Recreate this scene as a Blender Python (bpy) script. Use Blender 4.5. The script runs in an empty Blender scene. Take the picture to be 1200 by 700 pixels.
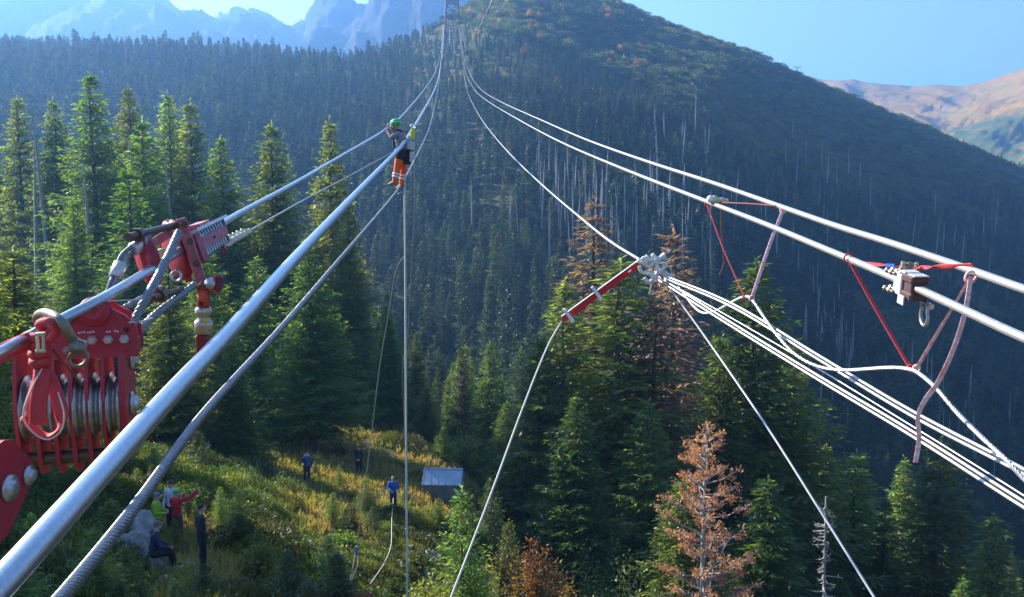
import bpy, math, random
import numpy as np
from mathutils import Vector, Matrix, noise
R = math.radians
sc = bpy.context.scene
COL = sc.collection
# ---------------------------------------------------------------- camera
F = 1039.0; PITCH = R(5.5)
cam_d = bpy.data.cameras.new('camera'); cam = bpy.data.objects.new('camera', cam_d); COL.objects.link(cam)
cam.location = (0, 0, 0); cam.rotation_euler = (R(90) - PITCH, 0, 0)
cam_d.sensor_width = 36; cam_d.lens = 36 * F / 1200; cam_d.clip_start = 0.1; cam_d.clip_end = 30000
sc.camera = cam
# ---------------------------------------------------------------- sky, sun, exposure
SUN_EL, SUN_AZ = R(29), R(-57)        # azimuth measured from straight ahead, minus = left
w = bpy.data.worlds.new("World"); sc.world = w; w.use_nodes = True
nt = w.node_tree; bg = nt.nodes['Background']
sky = nt.nodes.new('ShaderNodeTexSky'); sky.sky_type = 'NISHITA'; sky.sun_disc = False
sky.sun_elevation = SUN_EL; sky.sun_rotation = SUN_AZ
sky.air_density = 1.3; sky.dust_density = 1.2; sky.ozone_density = 2.4; sky.altitude = 1200
nt.links.new(sky.outputs[0], bg.inputs[0]); bg.inputs[1].default_value = 0.062
S = Vector((math.sin(SUN_AZ) * math.cos(SUN_EL), math.cos(SUN_AZ) * math.cos(SUN_EL), math.sin(SUN_EL)))
ld = bpy.data.lights.new('sun', 'SUN'); ld.energy = 5.0; ld.angle = R(0.5); ld.color = (1, .93, .80)
lo = bpy.data.objects.new('sun', ld); COL.objects.link(lo); lo.rotation_euler = S.to_track_quat('Z', 'Y').to_euler()
vs = sc.view_settings; vs.view_transform = 'Standard'; vs.look = 'None'; vs.gamma = 1; vs.exposure = 1.9
cy = sc.cycles; cy.max_bounces = 5; cy.diffuse_bounces = 2; cy.glossy_bounces = 2; cy.transmission_bounces = 3
cy.transparent_max_bounces = 4; cy.volume_bounces = 1; cy.use_denoising = True; cy.sample_clamp_indirect = 4
cy.use_adaptive_sampling = True; cy.adaptive_threshold = 0.02
# ---------------------------------------------------------------- projection helpers
cp, sp = math.cos(PITCH), math.sin(PITCH)
def P(px, py, d):
    """the point d metres ahead that lies in the direction of the pixel (photo pixels, 1200 x 700)"""
    a = (px - 600) / F; b = (350 - py) / F
    y = cp + b * sp; z = -sp + b * cp
    return Vector((a / y * d, d, z / y * d))
def lerp(a, b, t): return a + (b - a) * t
# ---------------------------------------------------------------- terrain height
DR = [0, 12, 23, 30, 40, 50, 65, 80, 100, 140, 200, 300, 400, 520, 650, 750, 900, 1300, 2000, 9000]
UC = [-500, 0, 100, 200, 300, 400, 460, 530, 600, 700, 800, 900, 1000, 1100, 1200, 1600]
HT = {
 -500: [-8,-8,-8.5,-9,-9,-9,-9,-9,-8,-5,10,50,90,130,160,150,110,60,40,0],
 0:    [-8,-8,-9,-10,-11,-12,-12,-12,-11,-14,-12,5,42,85,122,108,90,60,40,0],
 100:  [-8,-8,-9.2,-10.6,-12,-13,-13.5,-13,-12,-18,-16,2,38,82,120,105,90,60,40,0],
 200:  [-8,-8,-9.2,-10.9,-12.5,-14,-15,-15,-15,-23,-24,-3,33,78,117,100,80,60,40,0],
 300:  [-8,-8,-10.0,-11.3,-13.2,-14.8,-16,-17,-19,-30,-32,-8,29,74,115,98,80,60,40,0],
 400:  [-8,-8.5,-11,-12.6,-14.2,-15.7,-16.5,-18,-23,-38,-38,-11,27,71,113,96,80,60,40,0],
 460:  [-8,-9,-12,-13.7,-15.2,-16.2,-17,-19,-26,-42,-41,-11,28,72,113,96,80,60,40,0],
 530:  [-8,-10,-13,-14.6,-15.8,-16.3,-18,-23,-32,-46,-43,-7,34,92,144,134,90,60,40,0],
 600:  [-8,-11,-15,-17,-19,-21,-25,-29,-36,-48,-40,0,43,102,170,196,130,60,40,0],
 700:  [-8,-12,-18,-21,-24,-28,-32,-35,-40,-54,-44,-8,38,88,150,184,120,60,40,0],
 800:  [-8,-12,-19,-23,-27,-31,-35,-38,-44,-58,-48,-15,30,80,128,146,100,60,40,0],
 900:  [-8,-12,-20,-25,-29,-34,-39,-42,-48,-62,-60,-35,4,56,104,129,95,60,40,0],
 1000: [-8,-12,-20,-26,-32,-37,-42,-47,-54,-68,-74,-55,-20,28,72,95,70,50,40,0],
 1100: [-8,-12,-20,-27,-34,-40,-45,-50,-58,-74,-82,-68,-38,6,48,66,40,20,20,0],
 1200: [-8,-12,-20,-28,-36,-42,-48,-54,-62,-78,-90,-80,-55,-18,22,34,10,-10,0,0],
 1600: [-8,-12,-20,-30,-40,-48,-56,-64,-74,-90,-104,-104,-90,-70,-50,-45,-50,-40,0,0]}
TAB = np.array([HT[u] for u in UC], float)
DRa = np.array(DR, float); UCa = np.array(UC, float)
def _smooth_interp(tab, uu, dd):
    # bilinear with smoothstep across columns, in log distance along rows
    ui = np.clip(np.searchsorted(UCa, uu) - 1, 0, len(UC) - 2); di = np.clip(np.searchsorted(DRa, dd) - 1, 0, len(DR) - 2)
    tu = np.clip((uu - UCa[ui]) / (UCa[ui + 1] - UCa[ui]), 0, 1); td = np.clip((dd - DRa[di]) / (DRa[di + 1] - DRa[di]), 0, 1)
    a = tab[ui, di] * (1 - td) + tab[ui, di + 1] * td; b = tab[ui + 1, di] * (1 - td) + tab[ui + 1, di + 1] * td
    return a * (1 - tu) + b * tu
def H0(x, y):
    x = np.asarray(x, float); y = np.asarray(y, float)
    d = np.maximum(y, 0.0); acc = 0
    for du, k in ((-28, .25), (0, .5), (28, .25)):
        for dk, kk in ((.93, .25), (1, .5), (1.07, .25)):
            dd = d * dk
            u = 600 + F * x / np.maximum(y, 14.0) + du
            acc = acc + k * kk * _smooth_interp(TAB, u, dd)
    return acc
def H(x, y):
    z = float(H0(x, y))
    d = max(math.hypot(x, y), 1)
    a = min(1, d / 80)
    z += 0.35 * noise.noise(Vector((x * .22, y * .22, 0))) * min(1, d / 25)
    z += a * 0.9 * noise.noise(Vector((x * .06, y * .06, 3)))
    if d > 150:
        b = min(1, (d - 150) / 400)
        z += b * (7 * noise.noise(Vector((x * .011, y * .011, 7))) + 3 * noise.noise(Vector((x * .035, y * .035, 9))))
    return z
def on(px, d, dz=0.0):
    """ground point d metres ahead in the direction of photo column px"""
    x = (px - 600) / F * d
    for _ in range(2):
        z = H(x, d); py = 250 - z / d * F
        b = (350 - py) / F; x = (px - 600) / F / (cp + b * sp) * d
    return Vector((x, d, H(x, d) + dz))
# ---------------------------------------------------------------- materials
def nodes(m):
    m.use_nodes = True; n = m.node_tree; n.nodes.clear(); return n
MAT = {}
def mat(name, col, rough=.6, metal=0, noise_amt=.25, scale=20, bump=0.0, col2=None, spec=.5, stretch=None, wear=None):
    if name in MAT: return MAT[name]
    m = bpy.data.materials.new(name); n = nodes(m); N = n.nodes; L = n.links
    out = N.new('ShaderNodeOutputMaterial'); b = N.new('ShaderNodeBsdfPrincipled'); L.new(b.outputs[0], out.inputs[0])
    b.inputs['Roughness'].default_value = rough; b.inputs['Metallic'].default_value = metal
    b.inputs['Specular IOR Level'].default_value = spec
    tc = N.new('ShaderNodeTexCoord'); mp = N.new('ShaderNodeMapping'); L.new(tc.outputs['Object'], mp.inputs[0])
    if stretch: mp.inputs['Scale'].default_value = stretch
    no = N.new('ShaderNodeTexNoise'); no.inputs['Scale'].default_value = scale; no.inputs['Detail'].default_value = 6
    no.inputs['Roughness'].default_value = .65
    L.new(mp.outputs[0], no.inputs['Vector'])
    cr = N.new('ShaderNodeMapRange'); cr.inputs[1].default_value = .35; cr.inputs[2].default_value = .68; L.new(no.outputs[0], cr.inputs[0])
    mx = N.new('ShaderNodeMix'); mx.data_type = 'RGBA'; L.new(cr.outputs[0], mx.inputs[0])
    c2 = col2 or tuple(c * (1 - noise_amt) for c in col)
    mx.inputs[6].default_value = (*col, 1); mx.inputs[7].default_value = (*c2, 1)
    last = mx.outputs[2]
    if wear:                                             # chips and greasy smears on the paint
        for sc_, lo_, hi_, cc in ((scale * 2.2, .62, .66, wear[0]), (scale * .6, .56, .72, wear[1])):
            n2 = N.new('ShaderNodeTexNoise'); n2.inputs['Scale'].default_value = sc_; n2.inputs['Detail'].default_value = 9; n2.inputs['Roughness'].default_value = .7; n2.inputs['Distortion'].default_value = .8
            L.new(mp.outputs[0], n2.inputs['Vector']); m3 = N.new('ShaderNodeMapRange'); m3.inputs[1].default_value = lo_; m3.inputs[2].default_value = hi_; L.new(n2.outputs[0], m3.inputs[0])
            m4 = N.new('ShaderNodeMix'); m4.data_type = 'RGBA'; L.new(m3.outputs[0], m4.inputs[0]); L.new(last, m4.inputs[6]); m4.inputs[7].default_value = (*cc, 1); last = m4.outputs[2]
        rr = N.new('ShaderNodeMapRange'); rr.inputs[3].default_value = rough * .7; rr.inputs[4].default_value = min(1, rough * 1.7); L.new(no.outputs[0], rr.inputs[0]); L.new(rr.outputs[0], b.inputs['Roughness'])
    L.new(last, b.inputs['Base Color'])
    if bump:
        bp = N.new('ShaderNodeBump'); bp.inputs['Strength'].default_value = bump; bp.inputs['Distance'].default_value = .01
        L.new(no.outputs[0], bp.inputs['Height']); L.new(bp.outputs[0], b.inputs['Normal'])
    MAT[name] = m; return m
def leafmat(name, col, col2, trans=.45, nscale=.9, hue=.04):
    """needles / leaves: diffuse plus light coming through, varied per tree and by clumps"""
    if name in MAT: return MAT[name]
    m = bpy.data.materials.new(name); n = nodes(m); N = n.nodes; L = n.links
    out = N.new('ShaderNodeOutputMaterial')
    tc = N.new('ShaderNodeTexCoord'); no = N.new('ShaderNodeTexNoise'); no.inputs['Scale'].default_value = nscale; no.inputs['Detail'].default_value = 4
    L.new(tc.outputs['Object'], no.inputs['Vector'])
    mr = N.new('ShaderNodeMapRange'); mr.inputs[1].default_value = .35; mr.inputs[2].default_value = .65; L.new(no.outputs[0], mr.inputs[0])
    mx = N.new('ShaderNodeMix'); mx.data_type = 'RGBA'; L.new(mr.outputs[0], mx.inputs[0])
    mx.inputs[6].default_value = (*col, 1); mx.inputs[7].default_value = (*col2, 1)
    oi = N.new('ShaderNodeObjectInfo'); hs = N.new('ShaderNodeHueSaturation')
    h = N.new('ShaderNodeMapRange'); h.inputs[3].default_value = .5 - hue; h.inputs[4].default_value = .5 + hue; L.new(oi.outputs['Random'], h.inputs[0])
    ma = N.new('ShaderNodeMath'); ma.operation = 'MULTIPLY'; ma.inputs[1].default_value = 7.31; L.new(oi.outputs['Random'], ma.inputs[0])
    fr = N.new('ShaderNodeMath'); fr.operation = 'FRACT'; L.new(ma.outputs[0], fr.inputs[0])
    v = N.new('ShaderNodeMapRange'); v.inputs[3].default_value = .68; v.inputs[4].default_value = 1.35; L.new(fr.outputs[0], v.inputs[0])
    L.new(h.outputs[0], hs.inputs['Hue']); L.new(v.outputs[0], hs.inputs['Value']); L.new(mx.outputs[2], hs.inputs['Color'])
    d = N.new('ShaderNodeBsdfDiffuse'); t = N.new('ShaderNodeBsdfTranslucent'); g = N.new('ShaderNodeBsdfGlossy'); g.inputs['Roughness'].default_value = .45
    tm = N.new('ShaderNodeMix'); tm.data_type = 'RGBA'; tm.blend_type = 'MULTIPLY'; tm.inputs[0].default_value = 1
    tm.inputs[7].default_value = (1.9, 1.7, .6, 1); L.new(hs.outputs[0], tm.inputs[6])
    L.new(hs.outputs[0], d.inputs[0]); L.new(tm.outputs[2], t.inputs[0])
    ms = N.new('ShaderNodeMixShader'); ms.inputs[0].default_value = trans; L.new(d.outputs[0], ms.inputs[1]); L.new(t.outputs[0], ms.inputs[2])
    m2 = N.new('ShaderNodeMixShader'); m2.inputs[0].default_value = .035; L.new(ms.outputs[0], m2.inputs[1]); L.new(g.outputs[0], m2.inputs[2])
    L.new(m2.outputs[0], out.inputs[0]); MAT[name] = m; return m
# ---------------------------------------------------------------- object helpers
def tag(o, label=None, cat=None, group=None, kind=None):
    if label: o['label'] = label
    if cat: o['category'] = cat
    if group: o['group'] = group
    if kind: o['kind'] = kind
    return o
def empty(name, loc, label, cat, group=None):
    o = bpy.data.objects.new(name, None); COL.objects.link(o); o.location = loc; o.empty_display_size = .2
    return tag(o, label, cat, group)
def mesh_np(name, v, f, smooth=False):
    """v (n,3) array, f (m,k) array with equal k"""
    v = np.asarray(v, np.float32); f = np.asarray(f, np.int32); k = f.shape[1]
    me = bpy.data.meshes.new(name); me.vertices.add(len(v)); me.vertices.foreach_set('co', v.ravel())
    me.loops.add(f.size); me.loops.foreach_set('vertex_index', f.ravel())
    me.polygons.add(len(f)); me.polygons.foreach_set('loop_start', np.arange(0, f.size, k, dtype=np.int32))
    if smooth: me.polygons.foreach_set('use_smooth', np.ones(len(f), bool))
    me.update(calc_edges=True); return me
def link(name, me, m=None, parent=None, loc=(0, 0, 0)):
    o = bpy.data.objects.new(name, me); COL.objects.link(o); o.location = loc
    if m and not me.materials: me.materials.append(m)
    if parent: o.parent = parent
    return o
def frame(t):
    t = Vector(t).normalized(); a = Vector((0, 0, 1)) if abs(t.z) < .95 else Vector((1, 0, 0))
    s = t.cross(a).normalized(); return s, s.cross(t).normalized()
class MB:
    def __init__(s): s.v = []; s.f = []; s.m = []; s.sm = []; s.mi = 0
    def add(s, vs, fs, smooth=False):
        o = len(s.v); s.v += [Vector(p) for p in vs]
        for f in fs: s.f.append([o + i for i in f]); s.m.append(s.mi); s.sm.append(smooth)
        return s
    def tube(s, pts, r, n=8, caps=True, flat=1.0, up=None, smooth=True):
        pts = [Vector(p) for p in pts]; rr = r if hasattr(r, '__len__') else [r] * len(pts)
        vs = []; pa = None
        for i, p in enumerate(pts):
            t = (pts[min(i + 1, len(pts) - 1)] - pts[max(i - 1, 0)]).normalized()
            if up is not None: a = (Vector(up) - t * t.dot(Vector(up))).normalized()
            elif pa is None: a = frame(t)[1]
            else: a = (pa - t * t.dot(pa)).normalized()
            pa = a; b = t.cross(a)
            for k in range(n):
                an = 2 * math.pi * k / n; vs.append(p + a * math.cos(an) * rr[i] * flat + b * math.sin(an) * rr[i])
        fs = [[i * n + k, i * n + (k + 1) % n, (i + 1) * n + (k + 1) % n, (i + 1) * n + k] for i in range(len(pts) - 1) for k in range(n)]
        s.add(vs, fs, smooth)
        if caps:
            s.add(vs[:n], [list(range(n))[::-1]]); s.add(vs[-n:], [list(range(n))])
        return s
    def cyl(s, a, b, r, n=16, r2=None): return s.tube([a, b], [r, r2 if r2 is not None else r], n)
    def box(s, c, size, ax=None, bev=0.0):
        """ax: three axis vectors"""
        X, Y, Z = [Vector(q).normalized() for q in (ax or ((1, 0, 0), (0, 1, 0), (0, 0, 1)))]
        c = Vector(c); h = [q / 2 for q in size]; b = min(bev, min(h) * .6)
        if b <= 0:
            vs = [c + X * h[0] * i + Y * h[1] * j + Z * h[2] * k for i in (-1, 1) for j in (-1, 1) for k in (-1, 1)]
            return s.add(vs, [[0, 1, 3, 2], [4, 6, 7, 5], [0, 4, 5, 1], [2, 3, 7, 6], [0, 2, 6, 4], [1, 5, 7, 3]])
        vs = []                                            # bevelled: three vertices at each corner
        idx = {}
        for i in (-1, 1):
            for j in (-1, 1):
                for k in (-1, 1):
                    for q in range(3):
                        e = [h[0] - b, h[1] - b, h[2] - b]; e[q] = h[q]
                        idx[(i, j, k, q)] = len(vs); vs.append(c + X * e[0] * i + Y * e[1] * j + Z * e[2] * k)
        fs = []
        for q in range(3):
            a1, a2 = (q + 1) % 3, (q + 2) % 3
            for sg in (-1, 1):
                l = []
                for e, f in ((-1, -1), (1, -1), (1, 1), (-1, 1)):
                    t = [0, 0, 0]; t[q] = sg; t[a1] = e; t[a2] = f; l.append(idx[(*t, q)])
                fs.append(l if sg > 0 else l[::-1])
            for e in (-1, 1):
                for f in (-1, 1):
                    t0 = [0, 0, 0]; t0[q] = -1; t0[a1] = e; t0[a2] = f; t1 = list(t0); t1[q] = 1
                    l = [idx[(*t0, a1)], idx[(*t1, a1)], idx[(*t1, a2)], idx[(*t0, a2)]]
                    fs.append(l if e * f < 0 else l[::-1])
        for i in (-1, 1):
            for j in (-1, 1):
                for k in (-1, 1):
                    l = [idx[(i, j, k, q)] for q in range(3)]; fs.append(l if i * j * k > 0 else l[::-1])
        return s.add(vs, fs)
    def prism(s, poly, o, X, Y, N, t, smooth=False):
        """polygon (list of 2D) in plane o + x X + y Y, thickness t centred along N"""
        X, Y, N = Vector(X), Vector(Y), Vector(N); o = Vector(o); n = len(poly)
        vs = [o + X * a + Y * b + N * (t / 2) for a, b in poly] + [o + X * a + Y * b - N * (t / 2) for a, b in poly]
        s.add(vs, [list(range(n)), list(range(2 * n - 1, n - 1, -1))])
        return s.add(vs, [[i, i + n, (i + 1) % n + n, (i + 1) % n] for i in range(n)], smooth)
    def lathe(s, prof, o, ax, n=20, smooth=True):
        """prof: list of (distance along axis, radius)"""
        ax = Vector(ax).normalized(); a, b = frame(ax); o = Vector(o); vs = []
        for h, r in prof:
            for k in range(n):
                an = 2 * math.pi * k / n; vs.append(o + ax * h + (a * math.cos(an) + b * math.sin(an)) * r)
        fs = [[i * n + k, i * n + (k + 1) % n, (i + 1) * n + (k + 1) % n, (i + 1) * n + k] for i in range(len(prof) - 1) for k in range(n)]
        s.add(vs, fs, smooth); s.add(vs[:n], [list(range(n))[::-1]]); s.add(vs[-n:], [list(range(n))]); return s
    def ball(s, c, r, n=10, ax=None):
        """ellipsoid, r scalar or 3 radii"""
        r = (r, r, r) if not hasattr(r, '__len__') else r; X, Y, Z = [Vector(q).normalized() for q in (ax or ((1, 0, 0), (0, 1, 0), (0, 0, 1)))]
        c = Vector(c); vs = []; m = n // 2 + 1
        for i in range(m + 1):
            th = math.pi * i / m
            for k in range(n):
                ph = 2 * math.pi * k / n
                vs.append(c + X * r[0] * math.sin(th) * math.cos(ph) + Y * r[1] * math.sin(th) * math.sin(ph) + Z * r[2] * math.cos(th))
        fs = [[i * n + k, (i + 1) * n + k, (i + 1) * n + (k + 1) % n, i * n + (k + 1) % n] for i in range(m) for k in range(n)]
        return s.add(vs, fs, True)
    def build(s, name, mats, parent=None, label=None, bevel=0, cat=None, group=None, kind=None, loc=None):
        o0 = Vector(parent['org']) if parent is not None and 'org' in parent else (Vector(parent.location) if parent is not None and parent.parent is None else Vector((0, 0, 0)))
        if parent is not None and parent.parent is not None:
            o0 = parent.parent.location + parent.location
        if loc is not None and parent is None: o0 = Vector(loc)
        elif loc is not None: pass
        me = bpy.data.meshes.new(name); me.from_pydata([p - o0 for p in s.v], [], s.f)
        for m in (mats if isinstance(mats, (list, tuple)) else [mats]): me.materials.append(m)
        me.polygons.foreach_set('material_index', s.m); me.polygons.foreach_set('use_smooth', s.sm); me.update()
        o = bpy.data.objects.new(name, me); COL.objects.link(o)
        if parent is not None: o.parent = parent
        elif loc is not None: o.location = loc
        if bevel:
            b = o.modifiers.new('bevel', 'BEVEL'); b.width = bevel; b.segments = 2; b.limit_method = 'ANGLE'
        return tag(o, label, cat, group, kind)
def copy_tree(o, parent=None):
    c = o.copy(); COL.objects.link(c)
    if parent: c.parent = parent
    for ch in list(o.children): copy_tree(ch, c)
    return c
def smooth_pts(pts, n=8):
    """Catmull-Rom through the points"""
    p = [Vector(q) for q in pts]; p = [p[0] * 2 - p[1]] + p + [p[-1] * 2 - p[-2]]; out = []
    for i in range(1, len(p) - 2):
        for k in range(n):
            t = k / n; a, b, c, d = p[i - 1:i + 3]
            out.append(.5 * ((2 * b) + (c - a) * t + (2 * a - 5 * b + 4 * c - d) * t * t + (3 * b - a - 3 * c + d) * t ** 3))
    return out + [p[-2]]
# ================================================================ THE SETTING: ground, mountains, haze
def groundmat():
    m = bpy.data.materials.new('ground_cover'); n = nodes(m); N = n.nodes; L = n.links
    out = N.new('ShaderNodeOutputMaterial'); b = N.new('ShaderNodeBsdfPrincipled'); b.inputs['Roughness'].default_value = .95
    b.inputs['Specular IOR Level'].default_value = .1
    L.new(b.outputs[0], out.inputs[0])
    g = N.new('ShaderNodeNewGeometry')
    def nz(s, d=6):
        q = N.new('ShaderNodeTexNoise'); q.inputs['Scale'].default_value = s; q.inputs['Detail'].default_value = d
        q.inputs['Roughness'].default_value = .65; L.new(g.outputs['Position'], q.inputs['Vector']); return q
    def ramp(src, st):
        r = N.new('ShaderNodeValToRGB'); L.new(src, r.inputs[0]); e = r.color_ramp.elements
        e[0].position, e[0].color = st[0][0], (*st[0][1], 1); e[1].position, e[1].color = st[-1][0], (*st[-1][1], 1)
        for p_, c in st[1:-1]:
            x = e.new(p_); x.color = (*c, 1)
        return r
    near = ramp(nz(.35).outputs[0], [(.3, (.035, .045, .018)), (.45, (.075, .085, .03)), (.55, (.13, .11, .05)), (.7, (.10, .065, .035))])
    far = ramp(nz(.03, 8).outputs[0], [(.3, (.030, .045, .018)), (.47, (.045, .065, .025)), (.58, (.085, .080, .03)), (.72, (.13, .075, .035))])
    sx = N.new('ShaderNodeSeparateXYZ'); L.new(g.outputs['Position'], sx.inputs[0])
    mr = N.new('ShaderNodeMapRange'); mr.inputs[1].default_value = 90; mr.inputs[2].default_value = 160; L.new(sx.outputs['Y'], mr.inputs[0])
    mx = N.new('ShaderNodeMix'); mx.data_type = 'RGBA'; L.new(mr.outputs[0], mx.inputs[0]); L.new(near.outputs[0], mx.inputs[6]); L.new(far.outputs[0], mx.inputs[7])
    f = nz(1.5, 8); m2 = N.new('ShaderNodeMix'); m2.data_type = 'RGBA'; m2.blend_type = 'OVERLAY'; m2.inputs[0].default_value = .8
    L.new(mx.outputs[2], m2.inputs[6]); L.new(f.outputs[0], m2.inputs[7]); L.new(m2.outputs[2], b.inputs['Base Color'])
    bp = N.new('ShaderNodeBump'); bp.inputs['Strength'].default_value = 1; bp.inputs['Distance'].default_value = .5
    L.new(f.outputs[0], bp.inputs['Height']); L.new(bp.outputs[0], b.inputs['Normal'])
    return m
GM = groundmat()
us = sorted(set(list(range(-1600, -100, 60)) + list(range(-100, 1300, 7)) + list(range(1300, 2800, 60))))
ds = [2.0]
while ds[-1] < 60: ds.append(ds[-1] * 1.03)
while ds[-1] < 1000: ds.append(ds[-1] * 1.018)
while ds[-1] < 5500: ds.append(ds[-1] * 1.1)
vs_ = []
def gxy(u, d): return ((u - 600) / F * max(d, 14 if d > 0 else 14), d)
rows = [-3000, -600, -150, -40, -10] + ds
for d in rows:
    for u in us:
        x = (u - 600) / F * max(abs(d), 14); vs_.append((x, d, H(x, d) if d > 0 else (H(x, 0.01) if abs(d) < 20 else -9 - abs(d) * .01)))
nu = len(us); idx = np.arange(len(rows) * nu).reshape(len(rows), nu)
fa = np.stack([idx[:-1, :-1], idx[:-1, 1:], idx[1:, 1:], idx[1:, :-1]], -1).reshape(-1, 4)
tag(link('ground', mesh_np('ground', vs_, fa, True), GM), kind='structure', label='forest floor and mountainside falling into the valley and rising beyond')

def ridge_interp(pts, u):
    xs = [p[0] for p in pts]; return float(np.interp(u, xs, [p[1] for p in pts]))
def rockmat(name, cols, scale, bump, extra=None):
    m = bpy.data.materials.new(name); n = nodes(m); N = n.nodes; L = n.links
    out = N.new('ShaderNodeOutputMaterial'); b = N.new('ShaderNodeBsdfPrincipled'); b.inputs['Roughness'].default_value = .95
    b.inputs['Specular IOR Level'].default_value = .1; L.new(b.outputs[0], out.inputs[0])
    g = N.new('ShaderNodeNewGeometry'); q = N.new('ShaderNodeTexNoise'); q.inputs['Scale'].default_value = scale; q.inputs['Detail'].default_value = 10
    q.inputs['Roughness'].default_value = .68; q.inputs['Distortion'].default_value = .6; L.new(g.outputs['Position'], q.inputs['Vector'])
    r = N.new('ShaderNodeValToRGB'); L.new(q.outputs[0], r.inputs[0]); e = r.color_ramp.elements
    e[0].position, e[0].color = cols[0][0], (*cols[0][1], 1); e[1].position, e[1].color = cols[-1][0], (*cols[-1][1], 1)
    for p_, c in cols[1:-1]:
        x = e.new(p_); x.color = (*c, 1)
    last = r.outputs[0]
    if extra:
        at = N.new('ShaderNodeAttribute'); at.attribute_name = 'cover'; sp_ = N.new('ShaderNodeSeparateXYZ'); L.new(at.outputs['Color'], sp_.inputs[0])
        for ch, cc in zip('XYZ', extra):
            q2 = N.new('ShaderNodeTexNoise'); q2.inputs['Scale'].default_value = scale * 4; q2.inputs['Detail'].default_value = 8; L.new(g.outputs['Position'], q2.inputs['Vector'])
            ad = N.new('ShaderNodeMath'); ad.operation = 'ADD'; L.new(sp_.outputs[ch], ad.inputs[0]); L.new(q2.outputs[0], ad.inputs[1])
            mr = N.new('ShaderNodeMapRange'); mr.inputs[1].default_value = .93; mr.inputs[2].default_value = 1.1; L.new(ad.outputs[0], mr.inputs[0])
            mx = N.new('ShaderNodeMix'); mx.data_type = 'RGBA'; L.new(mr.outputs[0], mx.inputs[0]); L.new(last, mx.inputs[6]); mx.inputs[7].default_value = (*cc, 1); last = mx.outputs[2]
    L.new(last, b.inputs['Base Color'])
    bp = N.new('ShaderNodeBump'); bp.inputs['Strength'].default_value = 1; bp.inputs['Distance'].default_value = bump
    L.new(q.outputs[0], bp.inputs['Height']); L.new(bp.outputs[0], b.inputs['Normal']); return m
def massif(name, ridge, d_ridge, d_foot, py_foot, material, u0, u1, label, amp, cover=None, du=4, nt_=46, conc=.6):
    """a mountain flank from its foot up to its ridge and down behind it"""
    v = []; cov = []; us = list(np.arange(u0, u1 + 1, du))
    ts = [i / nt_ for i in range(nt_ + 1)] + [1.08, 1.25, 1.6]
    for t in ts:
        for u in us:
            dr = d_ridge(u); df = d_foot(u); tt = min(t, 1)
            d = lerp(df, dr, t) ; pr = ridge_interp(ridge, u)
            zr = -sp * dr; b = (350 - pr) / F; zr = (-sp + b * cp) / (cp + b * sp) * dr
            b2 = (350 - py_foot(u)) / F; zf = (-sp + b2 * cp) / (cp + b2 * sp) * df
            z = lerp(zf, zr, tt ** conc if conc < 1 else tt ** conc)
            if t > 1: z = zr - (t - 1) * (dr - df) * 1.1
            x = (u - 600) / F / (cp + b * sp) * d
            w_ = math.sin(math.pi * min(max(tt, 0), 1)) ** .6
            q = Vector((x * .004, d * .004, 1.3)); h = noise.fractal(q, 1.0, 2.1, 6) * amp + abs(noise.fractal(Vector((x * .012, 0.4, z * .002)), .8, 2.2, 5)) * amp * .8
            if t > 1: w_ = .3
            v.append((x, d - h * w_ * .8, z + h * w_ * .35 + noise.fractal(Vector((x * .02, d * .02, 5)), 1, 2, 4) * amp * .03))
            if cover: cov.append((*cover(u, 250 - v[-1][2] / v[-1][1] * F, t), 1))
    n_ = len(us); ix = np.arange(len(ts) * n_).reshape(len(ts), n_)
    f = np.stack([ix[:-1, :-1], ix[:-1, 1:], ix[1:, 1:], ix[1:, :-1]], -1).reshape(-1, 4)
    me = mesh_np(name, v, f, True)
    if cover:
        a = me.color_attributes.new('cover', 'FLOAT_COLOR', 'POINT'); a.data.foreach_set('color', np.array(cov, np.float32).ravel())
    return tag(link(name, me, material), kind='structure', label=label)
RL = [(-900, -90), (-300, -60), (0, -25), (100, -14), (150, -6), (166, 0), (172, 5), (200, 8), (206, 12), (212, 18), (222, 20), (240, 24), (262, 30), (277, 33), (284, 29),
      (296, 26), (310, 27), (322, 31), (345, 42), (362, 44)]
RC = [(340, 60), (360, 46), (365, 44), (366, 32), (372, 24), (380, 21), (400, 23), (418, 21), (426, 25), (432, 30), (437, 26), (446, 17), (458, 9), (461, 2), (470, -8), (490, -22), (540, -20), (600, 30), (700, 60), (800, 90)]
rock = rockmat('grey_rock', [(.3, (.018, .02, .025)), (.5, (.028, .030, .032)), (.62, (.04, .04, .038)), (.75, (.02, .025, .018))], .006, 22)
massif('mountain_range', RL, lambda u: 2900, lambda u: 1500, lambda u: 150, rock, -900, 364, 'blue grey rocky mountain range under the sky at upper left', 130)
massif('rocky_peak', RC, lambda u: 2400, lambda u: 1300, lambda u: 150, rock, 338, 800, 'steep grey rock peak rising behind the lattice tower', 120)
RR = [(860, 60), (900, 78), (930, 86), (955, 92), (965, 94), (985, 94), (998, 93), (1010, 96), (1040, 99), (1066, 101), (1100, 100), (1128, 101), (1145, 98), (1165, 92), (1180, 87), (1200, 80), (1240, 62), (1400, 10), (1700, -40), (2400, -60)]
def cover(u, py, t):
    # X = green dwarf pine, Y = grey scree, Z = pale valley floor
    vy = 172 - abs(u - 1040) * .0
    green = 0.0
    ln = 155 - (u - 1070) * .28                      # boundary: green lower right
    if py > ln: green = min(.6, (py - ln) / 40 + .25)
    pale = max(0, .62 - abs(py - (150 + (u - 1040) * .20)) / 16) if 1010 < u < 1110 else 0
    scree = .55 * max(0, 1 - abs((u - 1110) - (130 - py) * 1.1) / 22) if 100 < py < 165 else 0
    return green, scree, pale
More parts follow.
